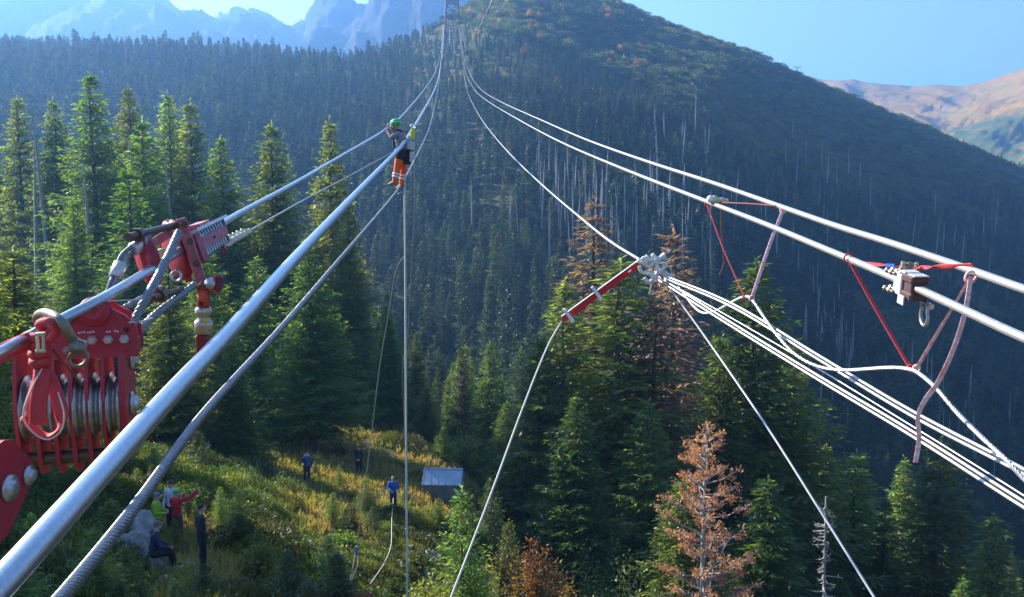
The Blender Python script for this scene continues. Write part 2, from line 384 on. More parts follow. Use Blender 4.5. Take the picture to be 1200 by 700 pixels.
heath = rockmat('autumn_heath', [(.3, (.10, .085, .07)), (.42, (.24, .13, .025)), (.52, (.32, .19, .035)), (.62, (.20, .18, .045)), (.75, (.14, .11, .06))], .010, 10,
                [(.075, .10, .03), (.17, .165, .16), (.48, .40, .27)])
massif('autumn_mountains', RR, lambda u: 2500 - (u - 900) * 1.6 if u < 1600 else 1380, lambda u: 1500 - (u - 900) * 1.2 if u < 1400 else 900, lambda u: 235, heath, 860, 2400,
       'rust coloured heath mountains around the far basin at right', 70, cover, du=4, conc=1.15)
# haze: one closed box of air round everything
hz = MB(); hz.box((0, 1400, 300), (11800, 9200, 1000)); hm = bpy.data.materials.new('haze_air'); n = nodes(hm)
ho = n.nodes.new('ShaderNodeOutputMaterial'); hv = n.nodes.new('ShaderNodeVolumePrincipled')
hv.inputs['Color'].default_value = (.22, .49, 1, 1); hv.inputs['Density'].default_value = .00030; hv.inputs['Anisotropy'].default_value = .5
n.links.new(hv.outputs[0], ho.inputs['Volume']); hz.build('haze', hm, kind='stuff', label='pale blue air hazing the far slopes')

# ================================================================ TREES
def cards(org, dirs, nrm, ln, wd):
    """diamond quads: org (n,3), dirs (n,3), nrm (n,3) -> verts (4n,3), quads"""
    side = np.cross(dirs, nrm); side /= np.linalg.norm(side, axis=1, keepdims=True) + 1e-9
    a = org; b = org + dirs * ln[:, None] * .45 + side * wd[:, None] * .5; c = org + dirs * ln[:, None]; d = org + dirs * ln[:, None] * .45 - side * wd[:, None] * .5
    v = np.stack([a, b, c, d], 1).reshape(-1, 3); f = np.arange(len(v)).reshape(-1, 4); return v, f
def trunk_mesh(h, r, seed, lean=.0, n=7, seg=9):
    rs = random.Random(seed); pts = []; x = y = 0
    for i in range(seg + 1):
        t = i / seg; x += rs.uniform(-.04, .04) * h / 20; y += rs.uniform(-.04, .04) * h / 20
        pts.append((x, y, t * h - .6 * (i == 0)))
    m = MB(); m.tube(pts, [max(.012, r * (1 - i / seg) ** .85 + .01) * (1.25 if i == 0 else 1) for i in range(seg + 1)], n); return m
def crown_data(seed, h, rmax, base=.08, whorls=42, per=6, step=.26, card=.33, droop=.35, power=.85, fill=1.0, up_tip=.25, gaps=.12, width=.10, sidefan=.42):
    rg = np.random.default_rng(seed); O = []; Dd = []; Nn = []; Ln = []; Wd = []; Br = []
    for w_ in range(whorls):
        t = (w_ + rg.uniform(0, .9)) / whorls; z = h * (base + (1 - base) * t * .985)
        L0 = rmax * (1 - t) ** power + .12
        if t < .12: L0 *= .55 + t * 3.5
        k = per if t < .9 else max(3, per - 2)
        a0 = rg.uniform(0, 6.28)
        for j in range(k):
            if rg.random() < gaps: continue
            a = a0 + j * 6.283 / k + rg.uniform(-.35, .35); L = L0 * rg.uniform(.62, 1.18)
            d0 = np.array([math.cos(a), math.sin(a), 0.]); sd = np.array([-math.sin(a), math.cos(a), 0.])
            el = rg.uniform(-.1, .25) + .75 * t ** 2.2; dr = droop * rg.uniform(.6, 1.3) * (1 - t)
            n = max(3, int(L / step)); zz = z + rg.uniform(-.1, .1)
            s = (np.arange(n) + rg.uniform(.2, .9, n)) / n
            def ax(s): return d0 * (L * s)[:, None] + np.array([0, 0, 1.])[None] * (L * (el * s - dr * s ** 1.3 + up_tip * s ** 3 * (1 - t)))[:, None] + np.array([0, 0, zz])[None]
            p = ax(s); Br.append((ax(np.array([0., .5, 1.])), .012 + .012 * L))
            # main axis cards and side twigs
            for sg in (-1, 1):
                m = rg.random(n) < fill
                tw = (L * sidefan * (1 - s * .75) + .16) * rg.uniform(.6, 1.2, n)
                dd = d0[None] * rg.uniform(.45, .95, n)[:, None] + sd[None] * sg * rg.uniform(.5, .95, n)[:, None] + np.array([0, 0, 1.])[None] * rg.uniform(-.55, .08, n)[:, None]
                dd /= np.linalg.norm(dd, axis=1, keepdims=True)
                nc = np.maximum(1, np.ceil(tw / card)).astype(int)
                for q in range(int(nc.max())):
                    mm = m & (nc > q)
                    if not mm.any(): continue
                    o = p[mm] + dd[mm] * (q * card * .85); o[:, 2] -= .10 * (q * card) ** 1.4
                    jd = dd[mm] + rg.normal(0, .28, (mm.sum(), 3)); jd /= np.linalg.norm(jd, axis=1, keepdims=True)
                    nn = rg.normal(0, .55, (mm.sum(), 3)) + [0, 0, 1]
                    O.append(o); Dd.append(jd); Nn.append(nn); Ln.append(card * rg.uniform(.8, 1.5, mm.sum())); Wd.append(card * width * 4 * rg.uniform(.7, 1.3, mm.sum()))
            jd = d0[None] + rg.normal(0, .3, (n, 3)); jd /= np.linalg.norm(jd, axis=1, keepdims=True)
            O.append(p); Dd.append(jd); Nn.append(rg.normal(0, .5, (n, 3)) + [0, 0, 1]); Ln.append(np.full(n, card * 1.3)); Wd.append(np.full(n, card * width * 4))
    nl = 8; O.append(np.stack([np.zeros(nl), np.zeros(nl), h * np.linspace(.95, 1, nl)], 1)); q = rg.normal(0, .5, (nl, 3)) + [0, 0, .9]; Dd.append(q / np.linalg.norm(q, axis=1, keepdims=True)); Nn.append(rg.normal(0, 1, (nl, 3))); Ln.append(np.full(nl, card * 1.1)); Wd.append(np.full(nl, card * .35))
    v, f = cards(np.concatenate(O), np.concatenate(Dd), np.concatenate(Nn), np.concatenate(Ln), np.concatenate(Wd)); return v, f, Br
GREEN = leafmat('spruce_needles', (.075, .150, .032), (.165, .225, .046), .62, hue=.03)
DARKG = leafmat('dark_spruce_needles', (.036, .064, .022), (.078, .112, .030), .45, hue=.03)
VSHADE = leafmat('shade_toned_valley_needles', (.020, .042, .018), (.048, .074, .026), .35, hue=.03)  # dark spruce, darkened further so the far slope's shade sits in the colour
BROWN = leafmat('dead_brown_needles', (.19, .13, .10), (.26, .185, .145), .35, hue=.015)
RUST = leafmat('rust_orange_needles', (.36, .17, .11), (.44, .25, .18), .4, hue=.01)
BARK = mat('spruce_bark', (.13, .10, .08), .95, scale=6, noise_amt=.5, bump=.5, stretch=(3, 3, .6))
GREYW = mat('bleached_dead_wood', (.36, .34, .32), .9, scale=5, noise_amt=.45, bump=.4, stretch=(4, 4, .5))
PROTO = {}
def proto(kind, seed, **k):
    h = 20.0
    v, f, Br = crown_data(seed, h, **k)
    me = mesh_np('crown', v, f)
    tm = trunk_mesh(h * .97, .24, seed)
    for (q, r) in Br:
        tm.tube([q[0], q[1], q[2]], [r, r * .7, r * .3], 3, caps=False)
    to = tm; tme = bpy.data.meshes.new('trunk'); tme.from_pydata(to.v, [], to.f); tme.polygons.foreach_set('use_smooth', to.sm); tme.update()
    PROTO.setdefault(kind, []).append((tme, me))
for s in range(5): proto('spruce', 10 + s, rmax=3.5 + .35 * (s % 3), whorls=54, per=8, step=.20, card=.27, sidefan=.5, droop=.30 + .06 * s, gaps=.08 + .05 * (s % 2))
for s in range(3): proto('narrow', 30 + s, rmax=2.3 + .3 * s, whorls=50, per=7, step=.23, sidefan=.5, droop=.55, gaps=.16, power=.7, card=.30)
for s in range(3): proto('dead', 50 + s, rmax=2.7, whorls=48, per=6, droop=.5, gaps=.06, power=.75, fill=.95, card=.28, width=.10, step=.22)
for s in range(4): proto('mid', 70 + s, rmax=2.6 + .3 * (s % 2), whorls=24, per=5, step=.6, card=.75, droop=.35, gaps=.1, width=.11)
for s in range(2): proto('young', 90 + s, rmax=6.2, base=.0, whorls=26, per=8, step=.55, card=.62, droop=.10, gaps=.04, width=.085, power=.75)
def tree(name, kind, i, base, h, r=1.0, label='', cat='tree', group=None, leaf=GREEN, bark=BARK, rot=None, lean=(0, 0)):
    tme, cme = PROTO[kind][i % len(PROTO[kind])]; s = h / 20.0
    e = empty(name, base, label, cat, group); e.scale = (s * r, s * r, s); e.rotation_euler = (lean[0], lean[1], rot if rot is not None else random.uniform(0, 6.28))
    t = link('trunk', tme, None, e); c = link('crown', cme, None, e)
    for o, mm in ((t, bark), (c, leaf)):
        if not o.data.materials: o.data.materials.append(None)
        o.material_slots[0].link = 'OBJECT'; o.material_slots[0].material = mm
    return e
random.seed(5)
def hero(px, top, d, kind, i, r, label, group=None, name=None, leaf=None, cat='tree', lean=(0, 0), bark=None, wpx=None):
    b = on(px, d); h = P(px, top, d).z - b.z
    # the trunk stands vertical: correct column for the height of the top
    x = P(px, top, d).x; b = Vector((x, d, H(x, d))); h = P(px, top, d).z - b.z
    return tree(name or 'spruce_tree', kind, i, b, h, r * (1.18 if kind != 'young' else 1), label, cat, group, leaf or (BROWN if kind == 'dead' else GREEN), bark or BARK, rot=random.uniform(0, 6.28), lean=lean)
GL = 'tall spruces on the near bank at left'; GR = 'big spruces rising from the gully below the camera'
# -- near spruces of the left bank
for a in [
 (106,  84,  96, 'spruce', 0, 1.15, 'tallest green spruce of the left bank, its pointed top well above its neighbours'),
 (150, 101, 102, 'spruce', 1, .9, 'slim spruce just right of the tallest one on the left bank'),
 (62,  117, 108, 'spruce', 2, .95, 'spruce standing between two bare grey trunks on the left bank'),
 (20,  112, 112, 'spruce', 3, 1.0, 'hazy spruce nearest the left end of the left bank row'),
 (196, 108, 104, 'spruce', 4, .85, 'left one of a close pair of spruces behind the red cable clamp'),
 (222, 118, 100, 'spruce', 0, .95, 'right one of a close pair of spruces behind the red cable clamp'),
 (166, 138, 88, 'narrow', 0, 1.3, 'narrow spruce in front of the slim one, above the grey ferrules'),
 (258, 160, 84, 'spruce', 1, 1.05, 'sunlit yellow green spruce above the toothed clamp plates'),
 (318, 144, 88, 'spruce', 2, 1.0, 'sunlit spruce crossed by the upper cable in front of the worker'),
 (386, 139, 96, 'spruce', 3, .85, 'spruce with ragged top poking above the upper cable'),
 (408, 232, 84, 'spruce', 4, .85, 'dark spruce behind the thick cable below the worker'),
 (300, 302, 66, 'narrow', 1, 1.5, 'light green spruce between the upper and the thick cable'),
 (362, 288, 60, 'spruce', 1, 1.35, 'broad dark spruce behind the man standing on the grass bank'),
 (455, 362, 74, 'spruce', 2, 1.1, 'dark spruce at the hanging rope, behind the hut'),
 (14,  290, 42, 'narrow', 2, 1.9, 'bright green spruce cut by the left picture edge above the winch block'),
 (150, 196, 72, 'narrow', 0, 1.5, 'green spruce behind the grey ferrules of the clamp'),
 (238, 262, 62, 'spruce', 3, 1.1, 'dark spruce right behind the toothed clamp'),
 (86,  232, 78, 'spruce', 4, 1.15, 'dark shaded spruce above the winch block'),
 (196, 318, 52, 'spruce', 0, 1.5, 'shaggy spruce behind the pale load cell, low branches lit'),
 (122, 330, 72, 'spruce', 2, 1.3, 'dark spruce hidden in part by the winch block'),
 (58,  350, 64, 'spruce', 1, 1.2, 'shaded spruce behind the strap on the winch block'),
 (272, 400, 50, 'spruce', 4, 1.3, 'low spruce below the upper cable, above the lit grass'),
 (420, 330, 92, 'spruce', 0, .9, 'spruce seen between the twisted rope and the hanging rope'),
 (500, 452, 92, 'spruce', 3, 1.6, 'low dark bushy spruce above the hut'),
]: hero(*a[:6], a[6], GL)
# -- further spruces filling the bank, and unseen ones added left of the view to shade it
for k in range(34):
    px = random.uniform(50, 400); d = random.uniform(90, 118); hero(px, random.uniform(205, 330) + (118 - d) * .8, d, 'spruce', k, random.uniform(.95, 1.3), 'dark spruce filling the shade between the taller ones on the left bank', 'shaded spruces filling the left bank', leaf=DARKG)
for k, (x, y, h) in enumerate([(-27, 35, 21), (-31, 38, 24), (-36, 41, 26), (-24, 31, 20), (-22, 35, 14), (-38, 36, 27), (-19, 29, 13), (-27, 28, 20)]):
    tree('spruce_tree', 'spruce', k, (x, y, H(x, y)), h, 1.15, 'unseen spruce beyond the left edge, added to shade the bank', 'tree', 'unseen spruces added for shade beyond the left edge')
# -- middle and right
for a in [
 (546, 404, 120, 'spruce', 0, 1.0, 'dark spruce on the valley side, left of its slightly lower twin'),
 (574, 401, 108, 'spruce', 1, .95, 'spruce top rising left of the static line, right twin'),
 (594, 470, 96, 'spruce', 2, 1.3, 'shaded bushy spruce left of the tall green group'),
 (632, 392, 72, 'spruce', 3, 1.25, 'lower sunlit spruce at the left flank of the gully group'),
 (662, 328, 72, 'spruce', 4, 1.15, 'broad sunlit spruce whose top meets the end of the red bar'),
 (727, 303, 74, 'narrow', 1, 1.9, 'bright green spruce right below the red bar'),
 (886, 304, 84, 'spruce', 1, 1.45, 'broadest spruce of the gully, under the curved rope'),
 (846, 392, 78, 'spruce', 2, 1.1, 'green spruce between the brown dead one and the broadest one'),
 (930, 402, 90, 'spruce', 3, 1.1, 'shaded spruce at the right flank of the broadest one'),
 (1004, 530, 88, 'narrow', 0, 1.6, 'dark green spruce behind the silver broken snag'),
 (1060, 536, 96, 'spruce', 4, .95, 'dim spruce between two brighter ones at lower right'),
 (1102, 514, 78, 'narrow', 2, 1.35, 'sunlit narrow spruce standing alone under the loose strap end'),
 (1166, 604, 62, 'narrow', 1, 1.3, 'bright green spruce top near the lower right corner'),
 (1040, 584, 84, 'spruce', 0, 1.0, 'low dark spruce between the silver snag and the sunlit narrow one'),
 (1128, 676, 52, 'spruce', 1, .8, 'small green spruce tip at the bottom edge beside the lone sunlit one'),
 (968, 520, 104, 'spruce', 2, 1.2, 'dark spruce behind the gully group, right of the static line'),
 (676, 462, 62, 'spruce', 4, 1.2, 'drooping green spruce low in the gully, under the broad sunlit one'),
 (760, 470, 66, 'spruce', 1, 1.3, 'shadowed spruce in the middle of the gully group'),
 (800, 560, 56, 'spruce', 2, 1.4, 'dark green spruce behind the orange dead one'),
 (900, 560, 60, 'spruce', 3, 1.5, 'dark spruce below the broadest one, right of the orange dead one'),
]: hero(*a[:6], a[6], GR)
hero(697, 234, 80, 'dead', 0, 1.3, 'brown dead spruce with bare top, behind the red bar', 'brown dead spruces', leaf=BROWN)
hero(789, 266, 86, 'dead', 1, 1.3, 'brown dead spruce right of the rope socket', 'brown dead spruces', leaf=BROWN)
hero(768, 345, 74, 'dead', 2, 1.35, 'widest brown dead spruce, below the rope socket', 'brown dead spruces', leaf=BROWN)
hero(541, 572, 31, 'young', 0, .95, 'small pale green fir in front of the metal hut', name='young_fir')
# young firs and bushes near the people
GY = 'young firs growing round the people'
for k, (px, top, d, r, lab) in enumerate([
 (282, 602, 27, 1.15, 'bushy young fir right of the man in black'), (206, 620, 26.5, .7, 'little fir in front of the man in the red jacket'),
 (134, 586, 24, 1.2, 'dark young fir left of the boulder'), (60, 600, 22, 1.3, 'dark young fir under the winch block'),
 (150, 640, 19.5, 1.0, 'young fir below the boulder, by the seated man'), (110, 520, 32, 1.2, 'young fir just under the red plates of the winch block'),
 (240, 672, 20, .9, 'pale fir tip on the bottom edge below the man in black'), (430, 566, 42, 1.1, 'young fir in front of the man in the dark jacket'),
 (405, 596, 37, 1.0, 'young fir left of the man in the blue shirt'), (186, 560, 36, 1.0, 'shaded young fir behind the three standing men'),
 (30, 650, 17, 1.1, 'dark young fir in the lower left corner'), (345, 610, 30, .7, 'tiny fir on the lit grass'),
 (232, 505, 44, 1.2, 'young fir above the group of men'), (296, 548, 38, .8, 'young fir where the lit grass begins'), (520, 500, 66, 1.2, 'young fir on the rise behind the hut'),
 (575, 560, 46, 1.1, 'dark young fir right of the hut'), (596, 610, 42, 1.2, 'dark young fir beside the static line')]):
    b = on(px, d); h = max(1.0, P(px, top, d).z - b.z)
    tree('young_fir', 'young', k, b, h, r * min(1.5, max(.8, 3.2 / h)), lab, 'young fir', GY, leaf=GREEN if k % 3 else DARKG)
BOX = [(228, 592, 250, 678, 23), (160, 565, 225, 680, 29), (350, 530, 372, 574, 48), (411, 534, 431, 572, 54), (450, 558, 472, 602, 46), (494, 538, 546, 580, 50)]
nf = 0
while nf < 64:
    d = 17 * (52 / 17) ** random.random(); px = random.uniform(30, 600); h = random.uniform(.7, 2.3); b = on(px, d); y1 = 250 - b.z / d * F; y0 = y1 - h / d * F; wp = h * .32 / d * F
    if y0 > 700 or (290 < px < 430 and 505 < y1 < 640 and random.random() < .75): continue
    if any(px + wp > X0 and px - wp < X1 and y0 < Y1 and d < D_ + 1 for X0, Y0, X1, Y1, D_ in BOX): continue
    tree('young_fir', 'young', nf, b, h, random.uniform(1.0, 1.5), 'one of the many knee to head high young firs dotting the bank round the people', 'young fir', 'small firs dotting the bank', leaf=GREEN if nf % 2 else DARKG); nf += 1

# -- the orange dead spruce, grey wood showing
def rust_tree(px, top, d, seed):
    x = P(px, top, d).x; b = Vector((x, d, H(x, d))); h = P(px, top, d).z - b.z; e = empty('dead_spruce', b, 'dead spruce with rust orange needle clumps on bare grey branches', 'tree')
    rg = random.Random(seed); t = MB(); t.tube([(0, 0, -.5), (.05, 0, h * .3), (-.05, .05, h * .6), (0, 0, h)], [.2, .17, .1, .02], 8); lv, lf = [], []
    O = []; Dd = []; Nn = []; br = MB()
    for i in range(130):
        u = (i + rg.random()) / 130; z = h * (.16 + .83 * u); a = rg.uniform(0, 6.28); L = (4.0 * (1 - u) ** .6 + .3) * rg.uniform(.4, 1.2)
        el = rg.uniform(-.1, .35) + .5 * u; p0 = Vector((0, 0, z)); dr = Vector((math.cos(a), math.sin(a), el)).normalized()
        pts = [p0, p0 + dr * L * .5 + Vector((0, 0, -.06 * L)), p0 + dr * L + Vector((0, 0, .05 * L))]; br.tube(pts, [.055, .034, .014], 4, caps=False)
        for k in range(int(3 + L * 4)):
            s = rg.uniform(.3, 1); q = p0 + dr * L * s + Vector((0, 0, .0)); sd = Vector((-dr.y, dr.x, rg.uniform(-.3, .5))) * rg.choice((-1, 1)); dd = (dr * .6 + sd * .8).normalized(); l2 = rg.uniform(.15, .5) * (1.2 - s * .5)
            br.tube([q, q + dd * l2], [.010, .005], 3, caps=False)
            if rg.random() < .72:
                c = q + dd * l2
                for _ in range(15):
                    O.append(c + Vector([rg.gauss(0, .09) for _ in range(3)])); v = Vector([rg.gauss(0, 1) for _ in range(3)]).normalized() * .8 + dd; Dd.append(v.normalized()); Nn.append([rg.gauss(0, 1) for _ in range(3)])
    t.build('trunk', GREYW, e).location = (0, 0, 0); br.v = br.v
    for mb, nm in ((br, 'branches'),):
        me = bpy.data.meshes.new(nm); me.from_pydata(mb.v, [], mb.f); link(nm, me, GREYW, e)
    for o in e.children:
        if o.name.startswith('trunk'):
            for v in o.data.vertices: v.co += e.location
    n_ = len(O); v, f = cards(np.array(O, float), np.array(Dd, float), np.array(Nn, float), np.random.default_rng(1).uniform(.09, .19, n_), np.random.default_rng(2).uniform(.05, .09, n_))
    link('needle_clumps', mesh_np('needle_clumps', v, f), RUST, e); return e
rust_tree(828, 500, 44, 3)
# -- bare snags: trunk with short broken twigs
SNAGP = []
GREYD = mat('weathered_dead_wood', (.38, .365, .35), .9, scale=5, noise_amt=.4)
def snag_mesh(seed, h, r, twigs, tw):
    rg = random.Random(seed); m = MB(); m.tube([(0, 0, -.8), (.06 * rg.uniform(-1, 1), 0, h * .35), (.1 * rg.uniform(-1, 1), .05, h * .7), (0, 0, h)], [r, r * .8, r * .5, r * .12], 6)
    for i in range(twigs):
        z = h * rg.uniform(.25, .97); a = rg.uniform(0, 6.28); L = tw * rg.uniform(.3, 1.2) * (1.15 - z / h); d = Vector((math.cos(a), math.sin(a), rg.uniform(-.55, .1)))
        m.tube([(0, 0, z), Vector((0, 0, z)) + d * L, Vector((0, 0, z)) + d * L * 1.35 + Vector((0, 0, -.1 * L))], [.03, .018, .008], 3, caps=False)
    me = bpy.data.meshes.new('trunk'); me.from_pydata(m.v, [], m.f); me.polygons.foreach_set('use_smooth', m.sm); me.materials.append(GREYD); return me
for s in range(5): SNAGP.append(snag_mesh(s, 20, .22, [6, 26, 60, 90, 14][s], [.6, .9, 1.3, 1.5, .8][s]))
def snag(px, top, bot, d, i, label, group=None, th=1.0):
    p = P(px, top, d); zb = H(p.x, d); z1 = max(zb, P(px, bot, d).z) if bot else zb; h = p.z - zb
    o = link('dead_tree', SNAGP[i % 5], None, None, (p.x, d, zb)); o.scale = (th * 1.2, th * 1.2, h / 20); o.rotation_euler = (random.uniform(-.06, .06), random.uniform(-.06, .06), random.uniform(0, 6))
    return tag(o, label, 'dead tree', group)
def snag_spiky(px, top, d):
    p = P(px, top, d); b = Vector((p.x, d, H(p.x, d))); h = p.z - b.z; e = MB(); rg = random.Random(8); e.tube([b + Vector((0, 0, -.5)), b + Vector((.1, 0, h * .6)), b + Vector((0, 0, h))], [.13, .09, .05], 7)
    for i in range(110):
        z = h * (.3 + .67 * (i + rg.random()) / 110); a = rg.uniform(0, 6.28); L = rg.uniform(.35, 2.1) * (1.3 - z / h)
        q = b + Vector((0, 0, z)); dd = Vector((math.cos(a), math.sin(a), rg.uniform(-.5, .15))); pts = [q, q + dd * L * .6 + Vector((0, 0, -.05)), q + dd * L + Vector((0, 0, rg.uniform(-.1, .15)))]; e.tube(pts, [.055, .040, .018], 4, caps=False)
        for k in range(4):
            s = rg.uniform(.4, 1); r_ = q + dd * L * s; e.tube([r_, r_ + Vector([rg.uniform(-.25, .25) for _ in range(3)])], [.022, .010], 3, caps=False)
    e.build('dead_tree', GREYW, loc=b, label='silver grey dead spruce stub with short crooked twigs left of the dark green spruces', cat='dead tree')
snag_spiky(968, 582, 52)
for k, (px, top, d, i, lab) in enumerate([(50, 110, 104, 0, 'tallest bare grey trunk at the left, beside the hazy spruces'), (33, 166, 100, 0, 'thick bare trunk near the left picture edge'), (12, 150, 112, 4, 'thin bare trunk at the very left edge'),
    (138, 164, 98, 4, 'thin bare trunk right of the tallest spruce'), (205, 170, 96, 0, 'bare trunk between the close pair of spruces'), (153, 172, 94, 1, 'bare trunk below the slim spruce'), (100, 188, 90, 1, 'short bare trunk in front of the tallest spruce')]):
    snag(px, top, 0, d, i, lab, 'bare grey trunks on the left bank', th=1.1)
# dead trunks across the valley
rg = random.Random(21); spots = []
for k in range(80):   # the pale cluster on the spur
    px = rg.gauss(705, 62); top = 195 + (px - 705) * .28 + rg.gauss(0, 24); d = rg.uniform(270, 330); spots.append((px, top, d, 'bleached dead trunk in the dense pale stand right of the cables, mid slope'))
for k in range(52):
    px = rg.uniform(760, 1010); top = 165 + (px - 760) * .33 + rg.uniform(-20, 90); d = rg.uniform(280, 400); spots.append((px, top, d, 'bleached dead trunk on the dark slope above the two right cables'))
for k in range(46):
    px = rg.uniform(940, 1195); top = 330 + rg.uniform(-60, 150); d = rg.uniform(230, 330); spots.append((px, top, d, 'bleached dead trunk on the dark slope below the right cables'))
for k in range(26):
    px = rg.uniform(920, 1190); top = 240 + rg.uniform(-20, 60); d = rg.uniform(420, 520); spots.append((px, top, d, 'small bleached dead trunk high on the far right slope'))
nsn = 0
for (px, top, d, lab) in spots:
    p = P(px, top, d); h = p.z - H(p.x, d); hh = rg.uniform(13, 21)
    if h < 6 or h > 26:
        p = on(px, d); top = 250 - (p.z + hh) / d * F
    snag(px, top, 0, d, rg.choice((0, 1, 2, 4, 2)), lab, lab.replace('trunk', 'trunks'), th=rg.uniform(.8, 1.4)); nsn += 1
snag(816, 100, 0, 430, 0, 'lone pale trunk high on the shaded mountainside', None, 1.1)

# -- the forest: jittered grid, nearest in view as objects, the rest as one
def pyof(x, y, z): return 350 - F * ((z / y) * cp + sp) / (cp - (z / y) * sp) if y > 1 else 999
def pxof(x, y, z): return 600 + F * (x / y) / (cp - (z / y) * sp)
TL_U = [-400, 480, 530, 560, 600, 700, 760, 800, 900, 1000, 1100, 1200, 1500]; TL_P = [0, 0, 20, 30, 42, 72, 100, 130, 185, 225, 232, 232, 240]
cand = []; dwarf = []; autumn = []
d = 112.0
while d < 790:
    s = 4.5 if d < 260 else 4.5 + (d - 260) * .0022
    x0 = (-420 - 600) / F * d; x1 = (1500 - 600) / F * d; x = x0
    while x < x1:
        xx = x + rg.uniform(-.45, .45) * s; yy = d + rg.uniform(-.45, .45) * s; x += s
        u = 600 + F * xx / yy
        if yy < 135 and 630 < u < 960: continue
        z = H(xx, yy)
        if yy > 300:                                     # drop what stands well behind a ridge
            pass
        pyg = pyof(xx, yy, z); pxg = pxof(xx, yy, z); tl = float(np.interp(pxg, TL_U, TL_P))
        tl += 18 * noise.noise(Vector((xx * .012, yy * .012, 2)))
        nn_ = noise.noise(Vector((xx * .03, yy * .03, 11)))
        if pyg < tl or (pxg > 560 and nn_ > .30 and yy > 330):
            if rg.random() < .75: dwarf.append((xx, yy, z, rg.uniform(.6, 1.5)))
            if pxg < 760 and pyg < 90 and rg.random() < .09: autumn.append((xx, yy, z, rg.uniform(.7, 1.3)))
            if 870 < pxg < 960 and 72 < pyg < 122 and rg.random() < .10: autumn.append((xx, yy, z, rg.uniform(.5, .8)))  # yellow bushes stand in for sunlit patches on the right ridge
            if rg.random() < .04 and pyg > tl - 70: cand.append((xx + 1, yy, z, rg.uniform(4, 8), pxg, pyg))
            continue
        if nn_ > .42: continue
        if rg.random() < .13: continue
        h = rg.uniform(8, 18.5) * (1.12 if yy < 200 else 1) * (1 - .28 * max(0, min(1, (tl + 70 - pyg) / 70))) * (1 + .25 * noise.noise(Vector((xx * .02, yy * .02, 4))))
        if rg.random() < .05: h *= 1.3
        if 900 > pxg > 470 and yy > 430: h *= .72
        if pxg < 480 and yy > 450: h *= 1.0
        h *= 1 - .30 * max(0, min(1, (yy - 230) / 150))
        cand.append((xx, yy, z, h, pxg, pyg))
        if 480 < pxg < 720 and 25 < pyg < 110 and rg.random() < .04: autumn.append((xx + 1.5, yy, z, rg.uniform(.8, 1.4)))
    d += s * .92
def seen(c):
    x, y, z, h, px, py = c
    top = py - h / y * F
    if not (-25 < px < 1225 and top < 700 and py > -10): return False
    if px < 150 and py > 200: return False
    if 150 <= px < 440 and top > 330: return False
    return True
vis = sorted([c for c in cand if seen(c)], key=lambda c: -c[3] / c[1]); ind = vis[:215]; ids = set(id(c) for c in ind); rest = [c for c in cand if id(c) not in ids]
for k, c in enumerate(ind):
    x, y, z, h, px, py = c
    if px < 470: lab, g = 'dark spruce of the shaded forest at left, behind the near bank', 'shaded forest spruces behind the left bank'
    elif px < 650: lab, g = 'dark spruce in the valley bottom between the two cable bundles', 'shaded spruces in the valley bottom'
    elif px < 960: lab, g = 'dark spruce in the valley behind the sunlit gully group', 'shaded spruces behind the gully group'
    else: lab, g = 'dark spruce of the shaded lower slope at right', 'shaded spruces on the lower right slope'
    tree('spruce_tree', 'mid' if y > 175 else 'spruce', k, (x, y, z), h, random.uniform(.85, 1.2) * (1 if y > 175 else .9), lab, 'tree', g, leaf=(VSHADE if k % 3 else DARKG) if y > 150 else (DARKG if k % 2 else GREEN))
print('forest: individual', len(ind), 'stuff', len(rest), 'dwarf', len(dwarf), 'autumn', len(autumn), 'snags', nsn)
def joined(tme, cme, leaf, bark, k=1.0):
    me = bpy.data.meshes.new('tree'); nv = len(tme.vertices)
    v = [x.co.copy() for x in tme.vertices] + [x.co.copy() for x in cme.vertices]
    f = [list(p.vertices) for p in tme.polygons] + [[i + nv for i in p.vertices] for p in cme.polygons]
    me.from_pydata([q / 20.0 for q in v], [], f); me.materials.append(bark); me.materials.append(leaf)
    me.polygons.foreach_set('material_index', [0] * len(tme.polygons) + [1] * len(cme.polygons)); me.update(); return me
